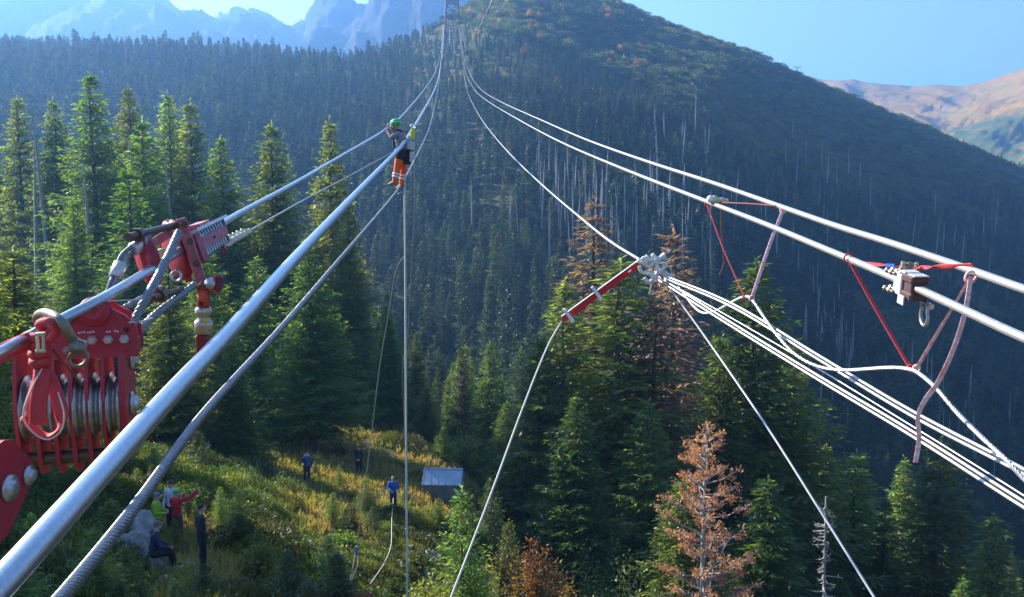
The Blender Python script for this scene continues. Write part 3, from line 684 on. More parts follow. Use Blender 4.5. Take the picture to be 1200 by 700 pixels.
def scatter(name, pts, protos, label, rmul=1.0, hs=None):
    """pts: (x, y, z, height); one object of kind stuff that instances the prototypes on its points"""
    pc = bpy.data.collections.new(name + '_kinds')
    for me in protos: pc.objects.link(bpy.data.objects.new(me.name, me))
    me = bpy.data.meshes.new(name); me.from_pydata([(p[0], p[1], p[2] - .2) for p in pts], [], [])
    rg2 = random.Random(3); a = me.attributes.new('scl', 'FLOAT_VECTOR', 'POINT')
    sv = []
    for p in pts:
        w_ = rg2.uniform(.8, 1.25) * rmul; sv += [p[3] * w_, p[3] * w_, p[3]]
    a.data.foreach_set('vector', sv); b = me.attributes.new('rot', 'FLOAT_VECTOR', 'POINT'); rv = []
    for p in pts: rv += [rg2.uniform(-.04, .04), rg2.uniform(-.04, .04), rg2.uniform(0, 6.28)]
    b.data.foreach_set('vector', rv); c = me.attributes.new('pick', 'INT', 'POINT'); c.data.foreach_set('value', [rg2.randrange(len(protos)) for _ in pts])
    o = link(name, me); g = bpy.data.node_groups.new(name, 'GeometryNodeTree'); g.interface.new_socket('Geometry', in_out='INPUT', socket_type='NodeSocketGeometry'); g.interface.new_socket('Geometry', in_out='OUTPUT', socket_type='NodeSocketGeometry')
    N = g.nodes; L = g.links; gi = N.new('NodeGroupInput'); go = N.new('NodeGroupOutput'); ip = N.new('GeometryNodeInstanceOnPoints'); ci = N.new('GeometryNodeCollectionInfo')
    ci.inputs['Collection'].default_value = pc; ci.inputs['Separate Children'].default_value = True; ci.inputs['Reset Children'].default_value = True
    def na(nm, dt):
        q = N.new('GeometryNodeInputNamedAttribute'); q.data_type = dt; q.inputs['Name'].default_value = nm; return [s for s in q.outputs if s.enabled][0]
    L.new(gi.outputs[0], ip.inputs['Points']); L.new(ci.outputs[0], ip.inputs['Instance']); ip.inputs['Pick Instance'].default_value = True
    L.new(na('pick', 'INT'), ip.inputs['Instance Index']); L.new(na('rot', 'FLOAT_VECTOR'), ip.inputs['Rotation']); L.new(na('scl', 'FLOAT_VECTOR'), ip.inputs['Scale'])
    L.new(ip.outputs[0], go.inputs[0]); md = o.modifiers.new('scatter', 'NODES'); md.node_group = g
    return tag(o, label, kind='stuff')
midj = [joined(*PROTO['mid'][i], VSHADE if i % 4 else DARKG, BARK) for i in range(4)]
LP = []
for s in range(5):
    v, f, Br = crown_data(200 + s, 20, 2.7 + .3 * (s % 3), whorls=17, per=5, step=1.0, card=1.25, droop=.35, gaps=.08, width=.12)
    cme = mesh_np('crown', v, f); tm = trunk_mesh(19, .25, s, n=4, seg=3); tme = bpy.data.meshes.new('t'); tme.from_pydata(tm.v, [], tm.f); LP.append(joined(tme, cme, [VSHADE, VSHADE, VSHADE, DARKG, VSHADE][s], BARK))
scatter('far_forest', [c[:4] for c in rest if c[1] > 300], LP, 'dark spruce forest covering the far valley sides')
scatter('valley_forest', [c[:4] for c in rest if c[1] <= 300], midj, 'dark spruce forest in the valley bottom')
# dwarf pine: low cushions of upright needle tufts
def bush_mesh(seed, n, rad, hh, card, wd, leaf):
    rg = np.random.default_rng(seed); a = rg.uniform(0, 6.28, n); r = np.sqrt(rg.random(n)); z = (1 - r ** 2) ** .6 * rg.uniform(.35, 1, n) * hh
    lob = 1 + .25 * np.sin(a * 3 + seed); O = np.stack([np.cos(a) * r * rad * lob, np.sin(a) * r * rad * lob, z], 1)
    Dd = O / np.array([rad, rad, hh]) * .8 + rg.normal(0, .45, (n, 3)) + [0, 0, .4]; Dd /= np.linalg.norm(Dd, axis=1, keepdims=True)
    v, f = cards(O, Dd, rg.normal(0, 1, (n, 3)), card * rg.uniform(.6, 1.4, n), wd * rg.uniform(.6, 1.3, n)); me = mesh_np('bush', v, f); me.materials.append(leaf); return me
PINE = leafmat('dwarf_pine', (.045, .078, .020), (.085, .115, .028), .35, hue=.03)
scatter('dwarf_pines', [(x, y, z, s) for x, y, z, s in dwarf], [bush_mesh(s, 240, 3.4, 2.4, .9, .35, PINE) for s in range(3)], 'low dwarf pine thickets on the upper mountainside')
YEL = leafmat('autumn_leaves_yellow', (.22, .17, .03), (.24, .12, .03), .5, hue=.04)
scatter('autumn_trees_and_sunlit_patches', autumn, [bush_mesh(20 + s, 260, 1.9, 4.6, .7, .4, YEL) for s in range(3)], 'yellow and orange autumn trees high on the spur by the tower, and yellow bushes standing in for sunlit patches on the right ridge')
# ---------------------------------------------------------------- undergrowth near the people
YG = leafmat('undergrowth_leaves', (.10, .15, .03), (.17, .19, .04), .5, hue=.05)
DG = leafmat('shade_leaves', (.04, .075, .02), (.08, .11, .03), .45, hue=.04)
OR = leafmat('orange_leaves', (.17, .09, .03), (.24, .14, .04), .5, hue=.03)
RD = leafmat('red_leaves', (.40, .06, .05), (.36, .13, .07), .5, hue=.02)
def leafy(px, top, d, w_, leaf, label, name='shrub', seed=0, n=1500, leafsz=.10):
    b = on(px, d); h = max(.5, P(px, top, d).z - b.z); rg = np.random.default_rng(seed); e = empty(name, b, label, 'shrub'); st = MB(); O = []; Dd = []
    for i in range(16):
        a = rg.uniform(0, 6.28); r = rg.uniform(.1, 1) * w_; tip = Vector((math.cos(a) * r, math.sin(a) * r, h * rg.uniform(.55, 1.0) * (1 - .35 * (r / w_) ** 2))); mid = tip * .5 + Vector((0, 0, h * .1))
        st.tube([Vector((0, 0, -.15)), mid, tip], [.03, .018, .006], 4, caps=False)
        k = n // 16; t = rg.uniform(.35, 1.05, k); pos = np.outer(1 - t, np.array(mid) * .6) + np.outer(t, np.array(tip)); O.append(pos + rg.normal(0, .16 * w_ ** .5, (k, 3))); Dd.append(rg.normal(0, 1, (k, 3)) + [0, 0, -.2])
    O = np.concatenate(O); Dd = np.concatenate(Dd); O[:, 2] = np.abs(O[:, 2]); Dd /= np.linalg.norm(Dd, axis=1, keepdims=True); v, f = cards(O, Dd, rg.normal(0, 1, Dd.shape) + [0, 0, 1.5], leafsz * rg.uniform(.6, 1.4, len(O)), leafsz * .7 * rg.uniform(.7, 1.3, len(O)))
    me = bpy.data.meshes.new('stems'); me.from_pydata(st.v, [], st.f); link('stems', me, BARK, e); link('foliage', mesh_np('foliage', v, f), leaf, e); return e
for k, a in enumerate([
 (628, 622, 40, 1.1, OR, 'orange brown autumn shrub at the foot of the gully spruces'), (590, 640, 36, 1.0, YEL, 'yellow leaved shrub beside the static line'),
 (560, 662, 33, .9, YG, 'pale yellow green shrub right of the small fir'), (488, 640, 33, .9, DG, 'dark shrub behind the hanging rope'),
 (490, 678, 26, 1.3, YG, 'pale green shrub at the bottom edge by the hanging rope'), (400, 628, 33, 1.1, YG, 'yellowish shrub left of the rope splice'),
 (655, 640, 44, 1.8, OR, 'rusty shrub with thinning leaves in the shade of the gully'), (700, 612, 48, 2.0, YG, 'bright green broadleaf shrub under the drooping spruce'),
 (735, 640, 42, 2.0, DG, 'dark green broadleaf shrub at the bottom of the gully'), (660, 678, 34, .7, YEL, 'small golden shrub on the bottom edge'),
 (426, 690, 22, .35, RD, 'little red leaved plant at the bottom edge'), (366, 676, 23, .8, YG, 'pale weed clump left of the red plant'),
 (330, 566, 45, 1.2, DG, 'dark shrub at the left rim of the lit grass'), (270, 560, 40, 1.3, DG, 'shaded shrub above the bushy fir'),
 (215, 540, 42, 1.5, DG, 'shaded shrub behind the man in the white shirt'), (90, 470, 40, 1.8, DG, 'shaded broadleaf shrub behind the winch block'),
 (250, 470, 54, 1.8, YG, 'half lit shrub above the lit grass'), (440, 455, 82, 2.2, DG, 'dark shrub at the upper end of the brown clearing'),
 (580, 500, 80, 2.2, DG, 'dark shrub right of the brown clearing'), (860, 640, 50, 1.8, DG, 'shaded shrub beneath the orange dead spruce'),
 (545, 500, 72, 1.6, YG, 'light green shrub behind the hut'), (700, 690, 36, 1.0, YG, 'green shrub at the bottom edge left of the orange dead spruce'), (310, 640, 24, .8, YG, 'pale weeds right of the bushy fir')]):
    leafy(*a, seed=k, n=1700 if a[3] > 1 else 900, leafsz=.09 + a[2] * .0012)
def cover_pts():
    r_ = random.Random(9); out = []
    folk = [(-8, 23), (-11.3, 29), (-11, 29), (-11.5, 28), (-12, 30), (-9.6, 24), (-11.3, 49), (-9.4, 55), (-6.3, 47), (-4, 51), (-3, 51)]
    while len(out) < 7500:
        u = r_.uniform(-160, 1230); d_ = 13 * (125 / 13) ** r_.random(); x = (u - 600) / F * d_
        z = H(x, d_); py = pyof(x, d_, z)
        if any((x - a) ** 2 + ((d_ - b) * .7) ** 2 < 4.5 for a, b in folk): continue
        if 290 < u < 440 and 505 < py < 660 and r_.random() < .93: continue
        if 425 < u < 560 and 478 < py < 590 and r_.random() < .96: continue
        if abs(x + 8) < 1.6 and d_ < 23 and d_ > 17: continue
        k_ = r_.uniform(.5, 1.25) * (1 if d_ < 60 else 1.4)
        if u < 285 and d_ < 62: k_ *= 1.35
        y0 = 250 - (z + .8 * k_) / d_ * F; wp = .85 * k_ / d_ * F
        if any(u + wp > X0 and u - wp < X1 and y0 < Y1 - 8 and d_ < D_ for X0, Y0, X1, Y1, D_ in BOX): continue
        out.append((x, d_, z, k_))
    return out
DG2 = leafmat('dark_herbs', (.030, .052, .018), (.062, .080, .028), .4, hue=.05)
LG = leafmat('herb_leaves', (.06, .10, .028), (.12, .14, .04), .5, hue=.05)
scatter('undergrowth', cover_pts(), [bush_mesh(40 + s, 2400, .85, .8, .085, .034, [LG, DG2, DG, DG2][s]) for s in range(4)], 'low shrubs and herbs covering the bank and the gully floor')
# grass and herbs: one object nobody could count
def grass():
    rg = np.random.default_rng(4); n = 34000; u = rg.uniform(-120, 640, n); dd = 14 * (86 / 14) ** rg.random(n)
    x = (u - 600) / F * dd; zz = np.array([H(a, b) for a, b in zip(x, dd)]); clump = np.array([noise.noise(Vector((a * .5, b * .5, 0))) for a, b in zip(x, dd)])
    keep = clump > -.35; keep &= (u > 285) | (rg.random(n) < .35); x, dd, zz = x[keep], dd[keep], zz[keep]; m = len(x); k = 7
    O = np.repeat(np.stack([x, dd, zz], 1), k, 0) + rg.normal(0, .07, (m * k, 3)) * [1, 1, 0]; Dd = rg.normal(0, .38, (m * k, 3)) + [0, 0, 1]; Dd[:, 2] = np.abs(Dd[:, 2]); Dd /= np.linalg.norm(Dd, axis=1, keepdims=True)
    sc_ = np.repeat(.6 + .012 * dd, k); v, f = cards(O, Dd, rg.normal(0, 1, (m * k, 3)), rg.uniform(.15, .48, m * k) * (.7 + sc_ * .3), rg.uniform(.02, .05, m * k) * sc_ * 1.4)
    return mesh_np('grass', v, f)
GRS = leafmat('meadow_grass', (.10, .125, .035), (.21, .155, .075), .5, nscale=.35, hue=.02)
tag(link('grass', grass(), GRS), 'knee high autumn grass on the bank round the people', kind='stuff')
# ================================================================ ROPES, RIGGING
def metal(name, col, rough, met, amt=.3, scale=40, bump=.05): return mat(name, col, rough, met, amt, scale, bump)
GALV = metal('locked_coil_steel', (.50, .54, .60), .30, .85, .22, 70, .03)
PALE = metal('pale_galvanised_rope', (.52, .51, .49), .40, .55, .4, 60)
STRAND = metal('stranded_wire_rope', (.27, .29, .32), .40, .7, .3, 60)
THINR = mat('pale_fibre_rope', (.62, .58, .50), .8, scale=80)
GREYR = mat('grey_fibre_rope', (.30, .30, .28), .85, scale=80)
REDP = mat('red_paint', (.40, .022, .045), .38, scale=14, noise_amt=.3, bump=.1, col2=(.34, .02, .04), wear=((.20, .16, .14), (.20, .03, .035)))
REDL = mat('red_lacquer_bar', (.62, .02, .03), .35, scale=14, noise_amt=.2)
FADR = mat('faded_red_paint', (.42, .13, .17), .5, scale=24, noise_amt=.35, col2=(.30, .06, .08), wear=((.34, .31, .30), (.25, .05, .07)))
BOLT = metal('zinc_bolt', (.55, .57, .60), .35, .8, .3, 50)
SHEAVE = metal('worn_sheave_steel', (.42, .42, .40), .38, .75, .5, 30, .15)
RUSTY = metal('oily_brown_steel', (.13, .09, .06), .5, .5, .5, 30, .2)
BRONZE = metal('weathered_bronze', (.30, .24, .17), .45, .6, .5, 30, .2)
BLACK = mat('black_rubber', (.015, .015, .017), .6)
WEB = mat('red_webbing', (.62, .045, .05), .75, scale=120, noise_amt=.35, bump=.3)
WEBP = mat('sun_bleached_red_webbing', (.92, .70, .68), .8, scale=22, noise_amt=.3, bump=.3, col2=(.78, .20, .20))
CREAM = metal('yellow_zinc', (.66, .58, .38), .45, .4)
ORG = mat('orange_plastic', (.75, .10, .02), .45)
WHT = mat('white_paint', (.78, .78, .76), .5, scale=30, noise_amt=.15)
BLUE = mat('blue_label', (.03, .12, .55), .6)
def img_pts(pts, n=12):
    """smooth path through (column, row, distance) points, distance eased in logarithm"""
    q = [Vector((a, b, math.log(c) * 100)) for a, b, c in pts]; s = smooth_pts(q, n); return [P(v.x, v.y, math.exp(v.z / 100)) for v in s]
def stranded(m, pts, r, lay=7.0, nst=6, seg=24):
    """a twisted rope: lobed section that turns along its length"""
    out = [pts[0]]; acc = 0; L = 0
    for i in range(1, len(pts)):
        a, b = pts[i - 1], pts[i]; l = (b - a).length; d = max(.5, (b - cam.location).length)
        k = max(1, int(l / max(r * .55, .0035 * d))); out += [a.lerp(b, j / k) for j in range(1, k + 1)]
    if nst:
        nr = 7; R_ = r * .60; rs_ = r * .42; V_ = []; pa = None; tw = 0
        for i, p in enumerate(out):
            t = (out[min(i + 1, len(out) - 1)] - out[max(i - 1, 0)]).normalized(); a = frame(t)[1] if pa is None else (pa - t * t.dot(pa)).normalized(); pa = a; b = t.cross(a)
            if i: tw += (out[i] - out[i - 1]).length / (r * lay) * 2 * math.pi
            for s_ in range(nst):
                an = tw + s_ * 2 * math.pi / nst; c = p + (a * math.cos(an) + b * math.sin(an)) * R_
                for k in range(nr):
                    q = 2 * math.pi * k / nr; V_.append(c + (a * math.cos(q) + b * math.sin(q)) * rs_)
        W = nst * nr; fs = [[i * W + s_ * nr + k, i * W + s_ * nr + (k + 1) % nr, (i + 1) * W + s_ * nr + (k + 1) % nr, (i + 1) * W + s_ * nr + k] for i in range(len(out) - 1) for s_ in range(nst) for k in range(nr)]
        m.add(V_, fs, True); return m
    vs = []; pa = None; tw = 0
    for i, p in enumerate(out):
        t = (out[min(i + 1, len(out) - 1)] - out[max(i - 1, 0)]).normalized(); a = frame(t)[1] if pa is None else (pa - t * t.dot(pa)).normalized(); pa = a; b = t.cross(a)
        if i: tw += (out[i] - out[i - 1]).length / (r * lay) * 2 * math.pi
        for k in range(seg):
            an = 2 * math.pi * k / seg; rr = r * (.80 + .20 * abs(math.cos((an - tw) * nst / 2)) ** .6); vs.append(p + (a * math.cos(an) + b * math.sin(an)) * rr)
    fs = [[i * seg + k, i * seg + (k + 1) % seg, (i + 1) * seg + (k + 1) % seg, (i + 1) * seg + k] for i in range(len(out) - 1) for k in range(seg)]
    m.add(vs, fs, True); return m
def rope(name, pts, dia, material, label, strand=False, cat='rope', group=None, n=12, seg=14, lay=7.0):
    q = img_pts(pts, n); m = MB()
    if strand: stranded(m, [v for v in q if v.y < 40], dia / 2, lay); far = [v for v in q if v.y >= 28]; m.tube(far, dia / 2, 8) if len(far) > 1 else None
    else: m.tube(q, dia / 2, seg)
    return m.build(name, material, loc=q[len(q) // 2], label=label, cat=cat, group=group)
TW = 519
rope('steel_cable', [(-60, 752, 1.85), (45, 636, 2.25), (120, 552, 2.7), (195, 468, 3.35), (275, 382, 4.4), (345, 304, 6.1), (410, 235, 9.7), (455, 188, 15.5), (475, 165, 20.2), (497, 129, 36), (511, 101, 70), (516, 78, 140), (519, 50, 300), (520, 27, TW)],
     .078, GALV, 'thick smooth steel cable running from the lower left corner past the worker', cat='cable', group='cables of the left bundle', n=14, seg=28)
rope('steel_cable', [(-60, 446, 3.0), (20, 402, 3.4), (75, 373, 3.7), (125, 347, 3.95), (185, 311, 4.6), (262, 261, 6.2), (340, 218, 9.2), (400, 183, 13.2), (455, 150, 20.0), (480, 126, 30), (503, 97, 60), (512, 79, 120), (517, 55, 260), (519, 27, TW)],
     .045, GALV, 'upper steel cable that the worker grips, held by the red clamp', cat='cable', group='cables of the left bundle', n=14, seg=22)
rope('wire_rope', [(40, 735, 2.1), (80, 691, 2.45), (160, 592, 3.15), (235, 490, 4.2), (330, 384, 6.5), (400, 302, 9.6), (440, 255, 13.5), (468, 220, 19.5), (487, 185, 30), (503, 150, 55), (513, 105, 120), (517, 70, 260), (519, 30, TW)],
     .046, STRAND, 'twisted wire rope running below the thick cable toward the worker', strand=True, cat='cable', group='cables of the left bundle', n=10)
R2 = [(545 + 4187 / d * 1.0, None, d) for d in (5,)]
rope('steel_cable', [(1290, 432, 5.7), (1200, 396, 6.4), (1120, 359, 7.3), (1050, 327, 8.3), (960, 289, 10.1), (900, 264, 11.8), (830, 237, 14.7), (740, 202, 21.5), (660, 168, 36), (600, 136, 75), (565, 114, 170), (552, 99, 260), (545, 82, 350), (541, 58, 440), (538, 28, TW)],
     .072, PALE, 'lower of the two pale steel cables on the right, carrying the bolted clamp', cat='cable', group='cables of the right bundle', n=14, seg=24)
rope('steel_cable', [(1290, 368, 6.2), (1200, 339, 7.0), (1138, 317, 7.8), (1050, 287, 9.1), (980, 265, 10.6), (917, 243, 12.4), (840, 216, 15.6), (760, 190, 21.4), (690, 165, 32), (630, 139, 58), (590, 121, 110), (566, 107, 190), (553, 91, 280), (545, 72, 370), (541, 50, 450), (540, 28, TW)],
     .072, PALE, 'upper of the two pale steel cables on the right', cat='cable', group='cables of the right bundle', n=14, seg=24)
rope('steel_cable', [(752, 306, 14.2), (715, 283, 16.5), (680, 255, 20), (640, 221, 27), (600, 183, 42), (570, 148, 80), (552, 118, 160), (545, 95, 260), (541, 65, 400), (538, 34, TW)],
     .05, PALE, 'thin pale cable ending at the socket beside the red bar', cat='cable', group='cables of the right bundle')
rope('steel_cable', [(660, -160, 7), (610, -62, 12), (594, -28, 20), (578, 0, 32), (566, 24, 60), (556, 42, 110), (545, 59, 200), (538, 65, 290), (533, 61, 380), (531, 50, 460), (530, 28, TW)],
     .06, PALE, 'pale cable rising overhead out of the picture from the tower', cat='cable')
rope('static_line', [(459, 179, 20), (410, 206, 14.5), (350, 238, 10), (292, 271, 7.0)], .017, PALE, 'thin line from the worker to the rope clips by the toothed clamp', cat='rope')
# hanging lines
g0 = on(477, 20.2)
q = MB(); q.tube([P(474, 177, 20.1), P(475, 320, 20.1), P(476, 520, 20.1), P(477, 690, 20.1), Vector((P(477, 690, 20.1).x, 20.1, H(P(477, 690, 20.1).x, 20.1)))], .024, 10)
q.build('hanging_rope', THINR, loc=P(476, 400, 20.1), label='straight pale rope hanging from the worker down to the ground', cat='rope')
rope('hanging_rope', [(486, 152, 20.4), (486, 200, 20.6), (485, 260, 21), (481, 340, 23), (477, 400, 25), (472, 430, 27), (473, 480, 31), (473, 505, 35), (463, 528, 40), (462, 550, 43), (468, 568, 45), (476, 578, 46)], .020, GREYR, 'slack grey rope hanging just right of the straight one', cat='rope')
rope('hanging_rope', [(474, 300, 21), (464, 318, 22), (455, 370, 23), (445, 430, 24), (434, 520, 25), (425, 590, 25.5), (419, 640, 26)], .022, GREYR, 'thin grey rope slanting down to the splice above the bottom edge', cat='rope')
rope('hanging_rope', [(461, 583, 46.5), (459, 610, 40), (458, 640, 34), (449, 662, 30), (434, 684, 26)], .026, THINR, 'slack rope held by the man in the blue shirt', cat='rope')
e = empty('rope_splice', P(418, 648, 26), 'two rope tails joined by a small blue and silver splice block', 'rope')
m = MB(); m.box(P(418, 645, 26), (.10, .06, .26), bev=.015); m.build('splice_block', BOLT, e); m = MB(); m.box(P(418, 648, 25.96), (.07, .02, .12)); m.build('blue_insert', BLUE, e)
m = MB(); m.tube(img_pts([(416.5, 648, 26), (413, 668, 26), (407, 690, 26), (402, 706, 26)], 6), .014, 6); m.build('rope_tail', THINR, e)
m = MB(); m.tube(img_pts([(419, 648, 26), (419, 662, 26), (412, 680, 26), (407, 700, 26)], 6), .014, 6); m.build('rope_tail', THINR, e)
rope('static_line', [(781, 332, 14), (830, 400, 13), (900, 502, 11.5), (962, 600, 10.4), (1032, 712, 9.4)], .032, PALE, 'pale line falling from the rope socket to the bottom edge', cat='rope')
rope('static_line', [(658, 377, 14.4), (640, 410, 13.8), (612, 480, 12.8), (575, 580, 11.6), (524, 712, 10.4)], .028, THINR, 'pale line falling from the low end of the red bar', cat='rope')
# rope bundle right
BD = [(768, 14.1), (860, 11.7), (960, 9.9), (1073, 8.4), (1200, 7.1), (1290, 6.4)]
def bundle(ys, dia, lab, dz=0, off=0, m_=PALE):
    rope('steel_cable', [(px, y + off * 8.5 / d, d + dz) for (px, d), y in zip(BD, ys)], dia, m_, lab, cat='cable', group='cables of the socket bundle')
bundle([319, 357, 417, 484, 550, 600], .032, 'top cable of the close upper pair leaving the socket', 0)
bundle([322, 361, 422, 490, 556, 607], .032, 'second cable of the close upper pair leaving the socket', .03)
bundle([323, 374.5, 433, 502, 581, 640], .017, 'thin line between the two pairs leaving the socket', .02)
bundle([322, 380, 441, 508, 588, 642], .031, 'upper cable of the lower pair leaving the socket', 0)
bundle([326, 384.5, 446, 514, 595, 649], .031, 'lower cable of the lower pair leaving the socket', -.03)
rope('wire_rope', [(781, 327, 13.9), (796, 338, 13.5), (811, 357, 13.1), (822, 366, 12.8), (833, 366.5, 12.5), (846, 361, 12.1), (860, 353, 11.8), (872, 348, 11.5), (881, 351, 11.3), (897, 374, 10.9), (914, 397, 10.5), (934, 417, 10.1), (960, 430, 9.7), (991, 434, 9.3), (1042, 431, 8.7), (1066, 433, 8.4), (1080, 440, 8.25), (1097, 455, 8.0), (1121, 483, 7.7), (1152, 514, 7.3), (1179, 539, 7.0), (1204, 566, 6.8), (1260, 625, 6.4)],
     .044, PALE, 'white twisted rope lifted in two humps by the pink slings', strand=True, cat='rope', n=6, lay=9)
# ---- web slings
def band(m, pts, w, t=.004, up=None, n=10):
    q = img_pts(pts, n); m.tube(q, [w / 2] * len(q), 8, flat=t / w * 2.2, up=up or (.3, -1, .2)); return q
def sling(pts, w, lab, material=WEBP, name='web_sling', group='webbing slings on the right cables', knot=True):
    e = empty(name, P(*pts[0]), lab, 'sling', group); m = MB(); q = band(m, pts, w); m.build('webbing', material, e)
    if knot:
        for i in (0, len(pts) - 1):
            if i and not group: continue
            m = MB(); p = P(*pts[i]); r = .046 if i == 0 else .032; ax = (P(pts[i][0] + 20, pts[i][1] + (9 if i == 0 else 2), pts[i][2] * (.96)) - p).normalized(); s1, s2 = frame(ax)
            for k in range(13): pass
            m.tube([p + (s1 * math.cos(a) + s2 * math.sin(a)) * r for a in [j * math.pi / 8 for j in range(17)]], w * .22, 6); m.build('wrap', material, e)
sling([(829, 240, 14.7), (848, 292, 13), (873, 349, 11.45)], .040, 'thin red sling from the lower cable to the first hump of the white rope', WEB)
sling([(918, 246, 12.4), (901, 290, 11.9), (881, 350, 11.3)], .052, 'pink sling from the upper cable to the first hump of the white rope')
sling([(994, 303, 9.3), (1030, 368, 8.9), (1067, 432, 8.45)], .046, 'red sling from the lower cable to the second hump of the white rope', WEB)
sling([(1137, 326, 7.75), (1106, 378, 8.1), (1074, 432, 8.4)], .048, 'pink sling from the upper cable to the second hump of the white rope')
sling([(1138, 324, 7.7), (1131, 366, 7.6), (1118, 408, 7.6), (1100, 447, 7.65), (1085, 468, 7.7), (1076, 488, 7.75), (1077, 515, 7.8), (1073, 542, 7.8)], .054, 'long loose pink strap end dangling past the white rope', WEBP, name='loose_strap', group=None)
e = empty('ratchet_strap', P(1065, 312, 8.5), 'red ratchet strap with blue tag stretched between the two right cables', 'strap')
m = MB(); band(m, [(996, 308, 9.3), (1015, 309, 9.1), (1035, 311, 8.9), (1052, 313, 8.7), (1060, 313.5, 8.65)], .066, up=(.3, -1, .25)); m.build('webbing', WEB, e)
m = MB(); band(m, [(1072, 314, 8.5), (1095, 313.5, 8.3), (1118, 312, 8.0), (1140, 311, 7.75)], .056, up=(.3, -1, .25)); m.build('webbing', WEB, e)
A = (P(1075, 314, 8.5) - P(1055, 313, 8.65)).normalized(); U = Vector((0, 0, 1)); Nn = A.cross(U)
m = MB(); c = P(1043, 311, 8.74); m.box(c, (.10, .012, .03), (A, Nn, U)); m.build('blue_tag', BLUE, e)
for k, px in enumerate((1058, 1074)): m = MB(); m.box(P(px, 313.5, 8.5), (.018, .05, .12 if k == 0 else .095), (A, Nn, U), .005); m.build('buckle_cheek', CREAM, e)
m = MB()
for k in (-1, 0, 1): m.cyl(P(1058, 313.5 + k * 4.6, 8.48), P(1074, 313.8 + k * 4.0, 8.46), .009, 8)
m.build('buckle_spindle', CREAM, e); m = MB(); m.cyl(P(1066, 307.5, 8.47), P(1066, 320, 8.47), .022, 12); m.build('ratchet_drum', BRONZE, e)
# ---- bolted clamp on the lower right cable, with shackle
def ringpts(c, X, Y, r, a0, a1, n=14): return [c + X * (math.cos(lerp(a0, a1, i / n)) * r) + Y * (math.sin(lerp(a0, a1, i / n)) * r) for i in range(n + 1)]
c = P(1066, 334, 8.05); A = (P(1120, 359, 7.3) - P(1050, 327, 8.3)).normalized(); V = (c - cam.location).normalized(); U = (Vector((0, 0, 1)) - A * A.z).normalized(); W_ = A.cross(U).normalized()
if W_.dot(V) > 0: W_ = -W_                                    # toward the viewer
PURP = mat('rusty_purple_paint', (.09, .04, .042), .5, scale=30, noise_amt=.5); WHP = mat('pale_scuffed_steel', (.70, .66, .66), .45, .3, scale=30, noise_amt=.4)
e = empty('cable_clamp', c, 'bolted steel clamp on the lower right cable with its shackle hanging below', 'clamp')
m = MB(); m.box(c + A * .055, (.20, .13, .13), (A, W_, U), .01); m.build('clamp_body', PURP, e)
for s_, nm in ((1, 'upper_jaw'), (-1, 'lower_jaw')): m = MB(); m.box(c + U * .078 * s_ + A * .06, (.25, .17, .07), (A, W_, U), .014); m.build('jaw', PURP, e)
m = MB(); m.box(c + W_ * .075 - A * .06, (.14, .03, .20), (A, W_, U), .01); m.build('face_plate', WHP, e)
m = MB(); m.box(c + U * .117 - A * .03, (.12, .15, .012), (A, W_, U), .003); m.build('cover_plate', WHP, e); m = MB(); m.box(c + U * .117 + A * .13, (.12, .14, .012), (A, W_, U), .003); m.build('cover_plate', WHP, e)
m = MB(); m.box(c - U * .12 + A * .07 + W_ * .105, (.11, .012, .085), (A, W_, U), .003); m.build('cover_plate', WHP, e)
for i in (-1, 1):
    for j in (0, 1, 2):
        b = c + U * (.085 * i) + W_ * (.10 - j * .065) - A * (.15 + .02 * (j % 2)); m = MB(); m.cyl(b + A * .06, b - A * .10, .014, 8); m.lathe([(-.10, .012), (-.10, .027), (-.075, .027), (-.075, .012)], b + A * .0, A, 6, False); m.lathe([(-.02, .012), (-.02, .027), (.01, .027), (.01, .012)], b, A, 6, False); m.build('bolt', BOLT if j % 2 else BRONZE, e)
s0 = P(1083, 372, 7.95); X = (A * .9 + W_ * .1).normalized(); Z = Vector((0, 0, 1)); pts = [s0 + X * -.055 + Z * .13, s0 + X * -.06 + Z * .06] + ringpts(s0, X, Z, .075, math.pi * .92, math.pi * 2.08) + [s0 + X * .06 + Z * .06, s0 + X * .055 + Z * .13]
m = MB(); m.tube(pts, .017, 10); sh = m.build('shackle', SHEAVE, e); m = MB(); m.cyl(s0 + Z * .13 - X * .10, s0 + Z * .13 + X * .12, .018, 10); m.cyl(s0 + Z * .13 + X * .10, s0 + Z * .13 + X * .14, .03, 6); m.build('pin', BOLT, e)
m = MB(); m.box(s0 + Z * .16, (.05, .03, .12), (X, X.cross(Z), Z), .008); m.build('lug', PURP, e)
# ---- small roller on the lower cable with tag line
c = P(840, 235, 14.3); e = empty('rope_roller', c, 'small tan roller sitting on the lower right cable with a dangling brown strap', 'roller')
m = MB(); m.lathe([(-.10, .05), (-.08, .07), (-.02, .075), (.02, .045), (.05, .05), (.09, .06), (.11, .045), (.17, .05), (.19, .02)], c, (1, .1, -.1), 12); m.build('drum', CREAM, e)
m = MB(); m.ball(c + Vector((-.11, -.02, .02)), .06, 10); m.build('end_cap', WHT, e)
m = MB(); band(m, [(845, 240, 14.2), (846, 275, 14.2), (848.5, 305, 14.2), (847, 314, 14.2), (843.5, 323, 14.2)], .035); m.build('dangling_strap', mat('brown_strap', (.28, .13, .10), .8), e)
m = MB(); m.tube(img_pts([(845, 237.5, 14.2), (880, 239, 13.2), (917, 242, 12.4)]), .011, 6); m.build('tag_line', mat('dark_red_cord', (.22, .05, .05), .8), e)
